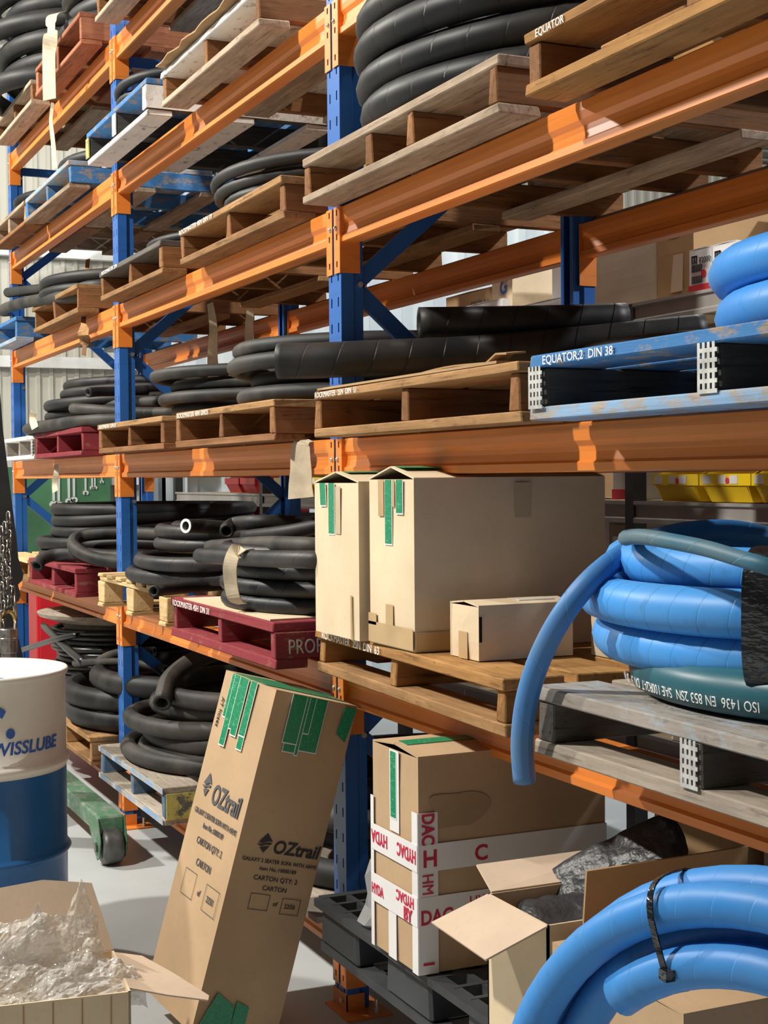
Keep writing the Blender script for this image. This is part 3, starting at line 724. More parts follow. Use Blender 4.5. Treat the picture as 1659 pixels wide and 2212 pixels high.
loc3('back_length', [at(530, 1160, Y=.05), at(620, 1150, Y=.1), at(720, 1130, Y=.2)], .026, RUB)
band(c3, catmull([at(552, 1190, Y=-.10)-c3.location, at(525, 1187, Y=-.19)-c3.location, at(506, 1195, Y=-.215)-c3.location, at(497, 1225, Y=-.225)-c3.location, at(499, 1262, Y=-.215)-c3.location, at(508, 1296, Y=-.20)-c3.location, at(530, 1306, Y=-.15)-c3.location], 5), .05, CLOTH, 'strap', Vector((.8, .6, 0)), .004)
MB().box((-.50, -.54, -.001), (.40, .4, .004)).obj('cardboard_sheet', CARDL, c3)
# middle bay lowest level
z = T('B6')
tu = [(.50, z+.038, -.06, -.02), (.46, z+.055, .02, .0), (.45, z+.12, .03, .0), (.49, z+.18, .03, .0), (.44, z+.25, .07, .04), (.46, z+.31, .1, .06)]
c4 = coil('dusty black hose coil on the blue and yellow worn pallet', [('hose', coil_pts(-1.93, .36, tu, 1.3, 48, .97, .02, 51), .037, RUBD)], (-1.9, .36, z))
e = catmull([(-1.62, -.10, z+.30), (-1.76, -.02, z+.38), (-1.80, .12, z+.45), (-1.68, .30, z+.50), (-1.4, .42, z+.51), (-1.1, .45, z+.50)], 6)
tube_obj('arched_end', [Vector(p)-c4.location for p in e], .038, RUBD, c4)
# far bay coils
z = T('A1b')
coil('thick black hose coil on the reddish brown pallet at the top left', [('hose', coil_pts(-3.35, .46, stack(z, .048, 5, .52, .04, 61), 2.2, 44, .95, .03), .05, RUB)], (-3.35, .46, z))
z = T('A1a')
c5 = coil('big thick black hose coil on the topmost level at the far left', [('hose', coil_pts(-4.5, .40, stack(z, .05, 6, .60, .05, 62), 2.5, 44, .95, .04), .053, RUB)], (-4.5, .40, z))
z = T('A2a')
coil('black hose coil on the pale brown pallet at the far left', [('hose', coil_pts(-4.7, .42, stack(z, .03, 2, .48, .03, 63), 2.5, 40), .03, RUB)], (-4.7, .42, z))
z = T('A2b')
coil('black hose coil on the blue painted pallet of the far bay', [('hose', coil_pts(-3.6, .45, stack(z, .03, 2, .46, .03, 64), 2.5, 40), .03, RUB)], (-3.6, .45, z))
z = T('A3b')
coil('black hose coil drooping to the left off the tan pallet of the far bay', [('hose', coil_pts(-3.75, .42, stack(z, .03, 2, .55, .03, 65), 2.5, 40, .95), .032, RUB), ('loose_end', catmull([at(18, 632, Y=-.08), at(80, 626, Y=-.06), at(150, 620, Y=-.01), at(215, 616, Y=.08), at(260, 614, Y=.2)], 6), .030, RUB), ('lower_loop', catmull([at(190, 640, Y=.0), at(120, 644, Y=-.08), at(60, 652, Y=-.10), at(18, 664, Y=-.09), at(5, 672, Y=-.05), at(20, 672, Y=.02)], 6), .033, RUBD)], (-3.75, .42, z))
z = T('A4b')
tu = [(.62, z+.028, -.12, 0), (.60, z+.082, -.10, .02), (.60, z+.136, -.02, .0), (.56, z+.188, .05, .03), (.55, z+.236, .06, .03)]
cA = coil('wide black hose coil on the dark red and white pallets of the third level', [('hose', coil_pts(-3.62, .46, tu, 1.0, 52, .92, .012, 67), .0285, RUB), ('outer_loop', catmull([(-2.80, .45, z+.03), (-2.78, .15, z+.03), (-3.0, -.06, z+.03), (-3.6, -.10, z+.032), (-4.2, -.10, z+.035), (-4.55, -.02, z+.035), (-4.62, .2, z+.035), (-4.4, .5, z+.035)], 7), .031, RUBD), ('printed_loop', catmull([(-2.5, .35, z+.055), (-2.75, .14, z+.06), (-3.0, -.06, z+.085), (-3.25, -.07, z+.10), (-3.32, .02, z+.115), (-3.1, .15, z+.12), (-2.8, .25, z+.12)], 7), .027, RUBD), ('cut_end', catmull([at(190, 848, X=-2.95), at(215, 846, X=-2.98), at(260, 845, X=-3.0), at(320, 843, X=-3.0)], 5), .024, RUB)], (-3.6, .44, z))
loop_band(cA, (-.52, -.38, .075), (-.8, -.6, 0), .05, .07, .05, CLOTH, 'strap')
z = T('A5b')
tu = [(.56, z+.031, -.27, -.02), (.565, z+.092, -.27, -.02), (.54, z+.152, -.16, .02), (.55, z+.212, -.15, .02), (.55, z+.272, -.15, .02)]
cB = coil('tall stack of thick smooth black hose on the red pallet of the far bay', [('hose', coil_pts(-3.62, .46, tu, 1.0, 48, .95, .006, 71), .0315, RUB)], (-3.62, .46, z))
coil('black hose with a bent loop and open end over the far red pallet', [('hose', catmull([(-3.36, -.24, z+.0), (-3.40, -.20, z+.035), (-3.38, -.10, z+.055), (-3.1, .02, z+.05), (-2.9, .2, z+.05)], 7), .031, RUBD), ('bent_loop', catmull([(-2.55, .3, z+.03), (-2.76, .10, z+.032), (-2.9, -.04, z+.05), (-3.05, -.10, z+.085), (-3.16, -.10, z+.125), (-3.2, -.03, z+.155), (-3.05, .12, z+.165), (-2.8, .3, z+.16)], 7), .032, RUBD), ('low_loop', catmull([(-2.8, .2, z+.05), (-3.1, -.03, z+.065), (-3.28, -.07, z+.085), (-3.33, .0, z+.10), (-3.2, .15, z+.11), (-3.0, .3, z+.11)], 7), .030, RUB)], (-3.2, 0, z), name='hose')
# far bay lowest level
z = T('A6')
tu = [(.55, z+.055, 0, 0), (.56, z+.15, -.01, .0), (.52, z+.24, .2, .05)]
coil('thick black hose coil on the tan pallet behind the drum', [('hose', coil_pts(-3.12, .42, tu, 2.7, 48, .95, .006, 72), .052, RUB)], (-3.2, .42, z))
coil('thin black hose arching over the thick coil behind the drum', [('hose', catmull([(-3.6, .0, z+.24), (-3.35, -.02, z+.27), (-3.1, .02, z+.30), (-2.85, .1, z+.32), (-2.6, .2, z+.31)], 6), .020, RUBD), ('second_arch', catmull([(-3.4, .05, z+.2), (-3.3, .06, z+.28), (-3.1, .12, z+.34), (-2.98, .25, z+.35)], 6), .026, RUBD)], (-3.2, 0, z+.2), name='hose')
# cable drum reel: wooden flange with cable wound under
rr = empty('cable_reel', (-4.10, .42, S[6]-.02), 'cable reel wound with glossy black cable under a worn wooden flange', 'cable reel')
rn = random.Random(5); pts = []
for i in range(16*28):
    a = 2*PI*i/28; t = i/28; pts.append(((.40+.02*math.sin(t*1.7))*math.cos(a), (.40+.02*math.sin(t*2.1))*math.sin(a), .02+t*.032))
tube_obj('cable', pts, .0165, CABLE, rr, n=8)
MB().lathe([(0, .535), (.33, .535), (.36, .52), (.37, .555), (.50, .60), (.51, .62), (.44, .625), (.2, .615), (0, .62)], 40).obj('top_flange', W_DUSTY, rr)
MB().lathe([(0, 0), (.52, 0), (.52, .02), (0, .02)], 40).obj('bottom_flange', W_DUSTY, rr)
tube_obj('crossing_cable', [Vector(p)-rr.location for p in catmull([at(95, 1352, Y=-.02), at(118, 1374, Y=-.04), at(148, 1403, Y=-.04), at(182, 1432, Y=-.02)], 5)], .020, CABLE, rr, n=8)
tube_obj('crossing_cable', [Vector(p)-rr.location for p in catmull([at(45, 1405, Y=-.06), at(85, 1392, Y=-.07), at(125, 1380, Y=-.06), at(168, 1372, Y=0)], 5)], .016, CABLE, rr, n=8)
coil('stack of black hose loops left of the cable reel', [('hose', coil_pts(-4.82, .62, [(.27, S[6]+.06+i*.075, .02*(i % 2), 0) for i in range(8)], 2, 40, .95, .02, 73), .038, RUB)], (-4.82, .62, S[6]))
coil('thick black hose coil on the lowest level behind the near upright', [('hose', coil_pts(-.55, .5, stack(S[6]+.02, .045, 4, .45, .04, 74), 2, 40, .95, .02), .046, RUBD)], (-.55, .5, S[6]))
MB().box((-1.12, -.08, S[6]), (-.04, .95, S[6]+.018)).obj('timber_sheet', W_DUSTY)
tag(bpy.data.objects['timber_sheet'], 'dusty timber sheet on the lowest beams behind the leaning carton', 'timber sheet')
# standing blue coil in the foreground
phi = math.radians(20); u = Vector((math.cos(phi), math.sin(phi), 0)); nv = Vector((-u.y, u.x, 0)); UZ = Vector((0, 0, 1))
c0 = Vector((2.38, -.34, .521))
def ring(R, off, a0, a1, n=60, dR=0.0, doff=0.0):
    out = []
    for i in range(n+1):
        t = i/n; a = math.radians(a0+(a1-a0)*t)
        out.append(c0 + u*((R+dR*t)*math.cos(a)) + UZ*((R+dR*t)*math.sin(a)) + nv*(off+doff*t))
    return out
fg = empty('hose_coil', (2.38, -.34, 0), 'big sky blue hose coil standing upright in the foreground, bound with a black cable tie', 'hose')
path = ring(.487, .03, 268, -50, 56) + ring(.487, .03, -50, -92, 10, -.012, -.062)[1:] + ring(.475, -.032, -92, -410, 56)[1:] + ring(.475, -.032, -410, -452, 10, -.05, .06)[1:] + ring(.425, .028, -452, -770, 56)[1:] + ring(.425, .028, -770, -812, 10, -.03, -.055)[1:]
tube_obj('hose', [p-fg.location for p in path], .0325, BLUEP, fg, n=18)
inner = ring(.390, -.036, 131, -60, 40)
tube_obj('cut_end', [p-fg.location for p in inner], .0325, BLUEP, fg, n=18, bore=False)
ang = math.radians(112); rd = u*math.cos(ang) + UZ*math.sin(ang); tg = u*(-math.sin(ang)) + UZ*math.cos(ang)
cc_ = c0 + rd*.4395 + nv*(-.003) - fg.location
ptsb = [cc_ + rd*(.083*math.copysign(abs(math.cos(a))**.6, math.cos(a))) + nv*(.070*math.copysign(abs(math.sin(a))**.6, math.sin(a))) + tg*(-.012*math.cos(a)) for a in [2*PI*k/32 for k in range(33)]]
band(fg, ptsb, .010, BLKTAPE, 'cable_tie', tg, .003)
MB().box((-.009, -.008, -.008), (.009, .008, .008)).obj('tie_head', BLKTAPE, fg, cc_ - rd*.050 - nv*.070)

# ------------------------------------------------------------------ cartons
def carton_body(W, D, H, mat, top='closed', bulge=.004, seed=0, gap=.02):
    """box with its base centre at the origin; x=W, y=D"""
    rn = random.Random(seed); n = 6; mb = MB()
    def face(o, e1, e2, nrm):
        b = len(mb.v)
        for i in range(n+1):
            for j in range(n+1):
                s, t = i/n, j/n; d = bulge*math.sin(PI*s)*math.sin(PI*t)*(1+.8*noise.noise(Vector((s*3+seed*7, t*3, seed+nrm[0]*5+nrm[1]*9))))
                p = Vector(o) + Vector(e1)*s + Vector(e2)*t + Vector(nrm)*d; mb.v.append(tuple(p))
        for i in range(n):
            for j in range(n):
                a = b+i*(n+1)+j; mb.f.append((a, a+n+1, a+n+2, a+1)); mb.mi.append(0)
    x, y = W/2, D/2
    face((-x, -y, 0), (W, 0, 0), (0, 0, H), (0, -1, 0)); face((x, -y, 0), (0, D, 0), (0, 0, H), (1, 0, 0))
    face((x, y, 0), (-W, 0, 0), (0, 0, H), (0, 1, 0)); face((-x, y, 0), (0, -D, 0), (0, 0, H), (-1, 0, 0))
    face((-x, y, 0), (W, 0, 0), (0, -D, 0), (0, 0, -1))
    bm = mb.mesh('body', mat)
    bmh = bmesh.new(); bmh.from_mesh(bm); bmesh.ops.remove_doubles(bmh, verts=bmh.verts, dist=.0004); bmesh.ops.recalc_face_normals(bmh, faces=bmh.faces); bmh.to_mesh(bm); bmh.free()
    return bm
def carton(label, x0, x1, y0, y1, z0, z1, mat, name='carton', ridge=.0, seed=0, group=None, rz=0):
    cx, cy = (x0+x1)/2, (y0+y1)/2; W, D, H = x1-x0, y1-y0, z1-z0
    r = empty(name, (cx, cy, z0+.001), label, 'carton', group, rz)
    link('body', carton_body(W, D, H, mat, seed=seed), r)
    x, y = W/2, D/2
    # two top flaps meeting at the middle along Y, lifted at the seam
    for s in (-1, 1):
        mb = MB(); t = .004
        a = [(s*x, H), (s*.001, H+ridge), (s*.001, H+ridge+t), (s*x, H+t)]
        mb.prism(a, -y, y, 'Y'); mb.obj('top_flap', mat, r)
    return r
def strip(parent, corners, mat, name='tape', th=.0012):
    """thin tape quad given by 4 local corners, pushed out along its normal"""
    c = [Vector(p) for p in corners]; n = (c[1]-c[0]).cross(c[3]-c[0]).normalized()*th
    mb = MB(); mb.v = [tuple(p) for p in c] + [tuple(p+n) for p in c]
    mb.f = [(3, 2, 1, 0), (4, 5, 6, 7), (0, 1, 5, 4), (1, 2, 6, 5), (2, 3, 7, 6), (3, 0, 4, 7)]; mb.mi = [0]*6
    return mb.obj(name, mat, parent)
def fstrip(parent, W, D, x0, x1, z0, z1, mat, name='tape', off=.0045, sk=0):
    """tape on the front (-Y) face in carton-local coordinates from its left edge"""
    if mat is GREENT: fstrip(parent, W, D, x0-.003, x1+.003, z0-.004, z1-.0005, WHITETAPE, 'tape_edge', off-.0006, sk)
    return strip(parent, [(-W/2+x0+sk, -D/2-off, z0), (-W/2+x1+sk, -D/2-off, z0), (-W/2+x1, -D/2-off, z1), (-W/2+x0, -D/2-off, z1)], mat, name)
def sstrip(parent, W, D, y0, y1, z0, z1, mat, name='tape', off=.0045):
    if mat is GREENT: sstrip(parent, W, D, y0-.002, y1+.002, z0-.003, z1-.0005, WHITETAPE, 'tape_edge', off-.0006)
    return strip(parent, [(W/2+off, -D/2+y0, z0), (W/2+off, -D/2+y1, z0), (W/2+off, -D/2+y1, z1), (W/2+off, -D/2+y0, z1)], mat, name)
z = T('C5a')
W, D, H = .313, .595, .423
r = carton('tall narrow cardboard carton left of the wider one, green taped', .112, .425, -.135, .46, z, z+H, CARDL, ridge=.028, seed=1)
fstrip(r, W, D, .050, .090, H-.062, H, GREENT, sk=.006); fstrip(r, W, D, .115, .155, H-.140, H, GREENT); fstrip(r, W, D, .165, .20, H-.14, H-.01, CLEARTAPE)
strip(r, [(.0, -.28, H+.0315), (.05, -.28, H+.0275), (.05, .28, H+.0275), (.0, .28, H+.0315)], GREENT)
fstrip(r, W, D, .265, .275, .0, .12, BROWNTAPE, 'torn_edge')
W2, D2, H2 = .272, .56, .432
r = carton('tall wide cardboard carton beside the narrow one on the DIN 63 pallet', .452, .724, -.115, .445, z, z+H2, CARDL, ridge=.03, seed=2)
for a, b_, l, m in ((.110, .150, .165, GREENT), (.178, .215, .085, GREENT), (.068, .102, .095, BROWNTAPE), (.156, .168, .07, BROWNTAPE)): fstrip(r, W2, D2, a, b_, H2-l, H2-.001, m)
fstrip(r, W2, D2, 0, .272, .004, .058, BROWNTAPE); fstrip(r, W2, D2, .11, .155, .058, .11, BROWNTAPE); fstrip(r, W2, D2, 0, .05, .05, .08, BROWNTAPE)
sstrip(r, W2, D2, 0, .30, .004, .05, BROWNTAPE); sstrip(r, W2, D2, .285, .33, H2-.10, H2-.01, CLEARTAPE)
strip(r, [(.0, -.27, H2+.0335), (.06, -.27, H2+.0285), (.06, .25, H2+.0285), (.0, .25, H2+.0335)], GREENT)
r = carton('low flat carton lying in front of the tall wide carton', .80, .948, -.055, .205, z, z+.128, CARDL, ridge=.008, seed=3)
fstrip(r, .148, .26, .055, .10, .0, .065, BROWNTAPE); strip(r, [(-.02, .0, .1375), (.04, .0, .1365), (.04, .10, .1365), (-.02, .10, .1375)], WHITETAPE, 'label')
MB().box((-.004, -.001, -.03), (.004, .006, .03)).obj('hand_hole_shade', BOREM, r, (.0735, -.129, .075))  # solid black slot, the shade of an open hole put in as colour
r = carton('small carton behind the hanging blue hose', .96, 1.11, .25, .50, z, z+.115, CARDL, ridge=.006, seed=4)
# carton row on the lowest level
# black plastic pallet
zp = S[6]
pp = empty('plastic_pallet', (.76, .36, zp), 'black plastic pallet with slotted deck under the red-taped carton', 'pallet')
PW, PDp, PH = 1.14, 1.04, .15
mb = MB(); nx, ny = 14, 13
for i in range(nx+1): x = -PW/2 + i*PW/nx; wbar = .030 if i in (0, nx) else .016; mb.box((x-wbar/2, -PDp/2, PH-.022), (x+wbar/2, PDp/2, PH))
for j in range(ny+1): y = -PDp/2 + j*PDp/ny; wbar = .04 if j in (0, ny) else .016; mb.box((-PW/2, y-wbar/2, PH-.022), (PW/2, y+wbar/2, PH-.001))
mb.obj('deck_grid', BLKPL, pp)
for x in (-.44, 0, .44):
    for y in (-.43, 0, .43): MB().prism([(-.13, .024), (.13, .024), (.12, PH-.022), (-.12, PH-.022)], y-.09, y+.09, 'Y').obj('foot', BLKPL, pp, (x, 0, 0), bevel=.008)
for y in (-.43, 0, .43):
    mb = MB().box((-PW/2, y-.09, 0), (PW/2, y-.04, .024)).box((-PW/2, y+.04, 0), (PW/2, y+.09, .024))
    for i in range(16): x = -PW/2 + i*(PW-.03)/15; mb.box((x, y-.04, 0), (x+.03, y+.04, .024))
    mb.obj('runner', BLKPL, pp)
# red-and-white taped carton
z = zp + PH + .001
W, D, H = .262, .52, .515
r = carton('tall carton wrapped in white tape with red lettering', .640, .902, -.195, .325, z, z+H, CARD, ridge=.012, seed=5)
hc = r
def T_(fn, *a, off=.0045): return fn(r, W, D, *a, WHITETAPE, off=off)
T_(fstrip, .112, .165, H-.20, H); fstrip(r, W, D, .120, .150, H-.165, H-.004, GREENT, off=.0062)
T_(fstrip, 0, W+.005, .245, .31, off=.0058); T_(fstrip, 0, W+.005, .115, .185, off=.0058); T_(fstrip, .10, .145, 0, .12)
T_(fstrip, -.004, .014, 0, .38); T_(fstrip, .236, W+.0045, 0, .385)
T_(sstrip, -.0045, .048, 0, .385); T_(sstrip, -.005, .52, .245, .31, off=.0058); T_(sstrip, -.005, .50, .115, .185, off=.0058)
strip(r, [(-.02, -.24, H+.016), (.03, -.24, H+.014), (.03, .24, H+.014), (-.02, .24, H+.016)], GREENT)
FUP = Matrix.Rotation(PI, 4, 'Y') @ Euler(FRONT).to_matrix().to_4x4()
f = -D/2-.0076; sx_ = W/2+.0076
text(r, 'HYDA', .044, (-.030, f, .294), FUP, REDINK, sx=.80, bold=True); text(r, 'HYDAC', .044, (.131, f, .294), FUP, REDINK, sx=.70, bold=True)
text(r, 'HYDA', .036, (-.128, f, .135), FRONT, REDINK, sx=.72, bold=True); text(r, 'HYDAC', .036, (.118, f, .178), FUP, REDINK, sx=.80, bold=True)
text(r, 'BY', .044, (.062, f-.001, .118), FRONT, REDINK, sx=.9, bold=True)
text(r, 'H', .056, (sx_, -D/2+.006, .257), SIDE, REDINK, bold=True); text(r, 'C', .052, (sx_, -D/2+.145, .258), SIDE, REDINK, bold=True)
text(r, 'DAC', .048, (sx_, -D/2+.0, .120), SIDE, REDINK, bold=True, sx=.85); text(r, 'HYD', .040, (sx_, -D/2+.13, .146), SIDE, REDINK, sx=.8)
SV = Euler(SIDE).to_matrix().to_4x4() @ Matrix.Rotation(-PI/2, 4, 'Z')
text(r, 'DAC', .046, (sx_, -D/2+.006, .384), SV, REDINK, bold=True, sx=.78); text(r, 'HM', .042, (sx_, -D/2+.006, .240), SV, REDINK, sx=.8)
text(r, 'I', .04, (sx_, -D/2+.008, .03), SV, REDINK, bold=True)
mb = MB(); pts_ = [(.10+.075*math.cos(a)*(1+.25*math.sin(3*a+1)), .385+.055*math.sin(a)*(1+.3*math.cos(2*a))) for a in [2*PI*k/22 for k in range(22)]]
mb.prism([(-D/2+p, q) for p, q in pts_], W/2+.0040, W/2+.0046, 'X'); mb.obj('oil_stain', CARDST, hc)
# bag of parts on the plastic pallet
def blob(name, mat, parent, loc, sx, sy, sz, seed, amp=.35, n=3):
    bm = bmesh.new(); bmesh.ops.create_icosphere(bm, subdivisions=n, radius=1)
    for v in bm.verts:
        d = noise.noise(v.co*1.7 + Vector((seed, 0, 0)))*amp + abs(noise.noise(v.co*4.5 + Vector((0, seed, 0))))*amp*.6 - noise.noise(v.co*9+Vector((seed, seed, 0)))*amp*.25
        v.co = Vector((v.co.x*sx, v.co.y*sy, max(-.35, v.co.z)*sz))*(1+d)
    me = bpy.data.meshes.new(name); bm.to_mesh(me); bm.free(); me.materials.append(mat)
    return link(name, me, parent, loc)
bg = blob('poly_bag', CLEARB, None, (.50, -.02, zp+PH+.05), .11, .13, .12, 3, .35); tag(bg, 'clear plastic bag of parts beside the red-taped carton', 'bag')
# open carton with black bags
oc = empty('open_carton', (1.375, .04, zp+PH+.001), 'open carton with spread flaps holding black plastic bags', 'carton')
OW, OD, OH = .25, .48, .285
t = .005
mb = MB(); mb.box((-OW/2, -OD/2, 0), (OW/2, OD/2, t))
mb.obj('base', CARDL, oc)
MB().box((-OW/2, -OD/2, 0), (OW/2, -OD/2+t, OH)).obj('front_wall', CARDL, oc); MB().box((-OW/2, OD/2-t, 0), (OW/2, OD/2, OH)).obj('back_wall', CARDK, oc)
MB().box((-OW/2, -OD/2, 0), (-OW/2+t, OD/2, OH)).obj('side_wall', CARDL, oc); MB().box((OW/2-t, -OD/2, 0), (OW/2, OD/2, OH)).obj('side_wall', CARDL, oc)
def flap(parent, pts, mat, name='flap', th=.004):
    c = [Vector(p) for p in pts]; n = (c[1]-c[0]).cross(c[2]-c[0]).normalized()*th; k = len(c)
    mb = MB(); mb.v = [tuple(p) for p in c]+[tuple(p+n) for p in c]
    mb.f = [tuple(range(k))[::-1], tuple(range(k, 2*k))] + [(i, (i+1) % k, k+(i+1) % k, k+i) for i in range(k)]; mb.mi = [0]*len(mb.f)
    return mb.obj(name, mat, parent)
flap(oc, [(-OW/2+.0, -OD/2, OH), (OW/2, -OD/2, OH), (OW/2-.02, -OD/2-.13, OH-.055), (-OW/2-.02, -OD/2-.125, OH-.05)], CARDIN)
flap(oc, [(-OW/2, -OD/2+.01, OH), (-OW/2, OD/2, OH), (-OW/2-.11, OD/2-.01, OH+.03), (-OW/2-.125, -OD/2+.04, OH+.025)], CARDIN)
flap(oc, [(OW/2, -OD/2+.08, OH-.02), (OW/2, OD/2, OH-.02), (OW/2+.015, OD/2, OH+.11), (OW/2+.015, -OD/2+.08, OH+.105)], CARDK, th=.006)  # shaded side painted in: darker card than the other flaps
carton('plain carton seen through the standing blue hose ring', 1.535, 1.965, -.21, .18, zp+PH+.001, zp+PH+.26, CARD, ridge=.004, seed=31)
def pillow(name, mat, M4, w_, h_, t_, seed, n=26):
    bm = bmesh.new(); bmesh.ops.create_grid(bm, x_segments=n, y_segments=n, size=.5)
    top = list(bm.verts)
    def z_(x, y):
        e_ = max(0, 1-abs(2*x)**4)*max(0, 1-abs(2*y)**4)
        p = Vector((x*5+seed, y*5, seed)); a = Vector((x*14+y*5+seed, y*5-x*4, 3.0))
        return t_*e_**.5*(.75+.35*noise.noise(p*.6)) + .16*t_*noise.noise(Vector((x*9+y*3+seed, y*2.2, 3.0))) + .10*t_*noise.noise(Vector((x*22+y*9+seed, y*5, 3.0))) + .06*t_*noise.noise(Vector((x*40-y*12+seed, y*16, 5.0)))
    bm2 = bmesh.new(); vs_ = {}
    for sgn in (1, -1):
        g = {}
        for i in range(n+1):
            for k in range(n+1):
                x, y = i/n-.5, k/n-.5; edge = i in (0, n) or k in (0, n)
                if sgn < 0 and edge: g[i, k] = vs_[i, k]; continue
                zz = z_(x, y)
                xx, yy = x*w_*(1-.10*(2*y)**2), y*h_*(1-.08*(2*x)**2)
                g[i, k] = bm2.verts.new((xx, yy, .25*t_*noise.noise(Vector((x*7+seed, y*7, 1))) if edge else sgn*zz))
        for i in range(n):
            for k in range(n): 
                q = (g[i, k], g[i+1, k], g[i+1, k+1], g[i, k+1]); bm2.faces.new(q if sgn > 0 else q[::-1])
        if sgn > 0: vs_ = g
    bm.free(); me = bpy.data.meshes.new(name); bm2.to_mesh(me); bm2.free(); me.materials.append(mat)
    for p in me.polygons: p.use_smooth = True
    o = link(name, me); o.matrix_world = M4; return o
def frame4(c, xa, na):
    xa = Vector(xa).normalized(); na = Vector(na); na = (na - xa*na.dot(xa)).normalized(); ya = na.cross(xa)
    m4 = Matrix((xa, ya, na)).transposed().to_4x4(); m4.translation = c; return m4
b_ = pillow('black_bag', BLKBAG, frame4((1.335, .07, zp+PH+.325), (.30, .34, .26), (.45, -.45, .75)), .34, .17, .028, 11); tag(b_, 'crumpled black plastic bag rising out of the open carton', 'bag')
b_ = pillow('black_bag', BLKBAG, frame4((1.37, -.05, zp+PH+.245), (.3, .9, .05), (.15, -.2, .94)), .24, .19, .030, 14); tag(b_, 'flat black plastic bag lying low in the open carton', 'bag')
# further cartons on the lowest level, behind
r = carton('plain brown carton behind the open carton on the lowest level', .98, 1.25, .42, .80, z, z+.34, CARDK, seed=8)
r = carton('pale carton behind the hanging hose end on the lowest level', 1.30, 1.75, .50, .85, z, z+.36, CARDG, seed=9)
MB().box((-.07, 0, -.005), (.07, .6, 0)).obj('panel', CARDW, r, (-.5, -.18, 0)) if False else None

# leaning sofa carton
OZw, OZd, OZh = .353, .268, .969
oz = empty('leaning_carton', (.097, -.265, .0), 'tall brown carton printed with a sofa description, leaning on the rack beam', 'carton')
ex = Vector((.352, .031, -.017)).normalized(); ez = Vector((.022, .253, .935)).normalized(); ey = ez.cross(ex).normalized(); ex = ey.cross(ez).normalized()
Rm = Matrix((ex, ey, ez)).transposed().to_4x4()
# local origin = near bottom right edge (B): place so that x runs left->right along the front, y goes back
Bp = Vector((.123, -.523, .069)); cen = Bp - ex*OZw/2 + ey*OZd/2
Mz = Rm.copy(); Mz.translation = cen; oz.matrix_world = Mz
link('body', carton_body(OZw, OZd, OZh, CARD, seed=21, bulge=.0018), oz)
mb = MB().box((-OZw/2, -OZd/2, OZh), (-.002, OZd/2, OZh+.004)); mb.obj('top_flap', CARD, oz); MB().box((.002, -OZd/2, OZh), (OZw/2, OZd/2, OZh+.004)).obj('top_flap', CARD, oz)
for a, b_, l, o_ in ((.066, .104, .125, 0), (.106, .142, .150, 0), (.144, .180, .165, 0), (.088, .122, .205, .0008), (.200, .238, .155, 0), (.203, .236, .195, -.001)): fstrip(oz, OZw, OZd, a, b_, OZh-l, OZh+.003, GREENT, off=.0055+o_)
for a, b_, l, o_ in ((.054, .098, .135, 0.0016), (.094, .128, .100, .001), (.110, .166, .150, .0003), (.062, .104, .160, 0), (.100, .108, .165, .002)): sstrip(oz, OZw, OZd, a, b_, OZh-l, OZh+.003, GREENT, off=.0055+o_)
strip(oz, [(OZw/2+.006, .085, OZh-.085), (OZw/2+.006, .118, OZh-.105), (OZw/2+.006, .132, OZh-.004), (OZw/2+.006, .092, OZh-.004)], GREENT)
strip(oz, [(-.12, -.13, OZh+.005), (.10, -.13, OZh+.005), (.12, .13, OZh+.005), (-.10, .13, OZh+.005)], GREENT)
strip(oz, [(OZw/2+.006, -.128, 0.0), (OZw/2+.006, -.02, 0), (OZw/2+.006, -.025, .085), (OZw/2+.006, -.085, .12)], GREENT); strip(oz, [(OZw/2+.006, -.022, 0.0), (OZw/2+.006, .02, 0), (OZw/2+.006, .022, .085), (OZw/2+.006, -.02, .10)], GREENT)
yf = -OZd/2-.0036; xs = OZw/2+.0036
def logo(parent, M0, s):
    # diamond mark cut by two curved gaps
    mb = MB()
    up_ = [(-.030, .004), (.006, .048), (.040, .012), (.018, .012), (-.012, .000)]
    md = [(-.038, -.004), (-.014, -.004), (.016, .006), (.040, .006), (.030, -.004), (.010, -.004), (-.018, -.014)]
    lo = [(-.020, -.020), (.006, -.012), (.028, -.010), (.004, -.042)]
    for p in (up_, md, lo): mb.prism([(a*s, c*s) for a, c in p], 0, .0006, 'Z')
    return mb, M0
def place(parent, mb, loc, rot, mat, name):
    return mb.obj(name, mat, parent, loc, rot)
mb, _ = logo(oz, None, .78); place(oz, mb, (-.105, yf, .635), FRONT, GREYINK, 'logo_mark')
text(oz, 'OZtrail', .082, (-.055, yf, .595), FRONT, GREYINK, sx=.78, bold=True, shear=.1)
text(oz, 'GALAXY 2 SEATER SOFA WITH ARMS', .0225, (0.005, yf, .548), FRONT, GREYINK, sx=.80, align='CENTER')
text(oz, 'Item No.:10000189', .0225, (0.01, yf, .518), FRONT, GREYINK, sx=.82, align='CENTER')
text(oz, 'CARTON QTY: 2', .0285, (.01, yf, .470), FRONT, GREYINK, sx=.85, align='CENTER')
text(oz, 'CARTON', .030, (.005, yf, .412), FRONT, GREYINK, sx=.85, align='CENTER')
def frame_box(parent, loc, rot, w_, h_, mat):
    mb = MB(); t = .0014
    for a in ((0, 0, w_, t), (0, h_-t, w_, h_), (0, 0, t, h_), (w_-t, 0, w_, h_)): mb.box((a[0], a[1], 0), (a[2], a[3], .0005))
    return mb.obj('printed_frame', mat, parent, loc, rot)
frame_box(oz, (-.105, yf, .315), FRONT, .085, .075, GREYINK); frame_box(oz, (.055, yf, .310), FRONT, .092, .075, GREYINK)
text(oz, 'of', .026, (.008, yf, .338), FRONT, GREYINK, sx=.9); text(oz, '2250', .026, (.072, yf, .338), FRONT, GREYINK, sx=.95)
mb, _ = logo(oz, None, .62); place(oz, mb, (xs, -.055, .545), SIDE, INK, 'logo_mark')
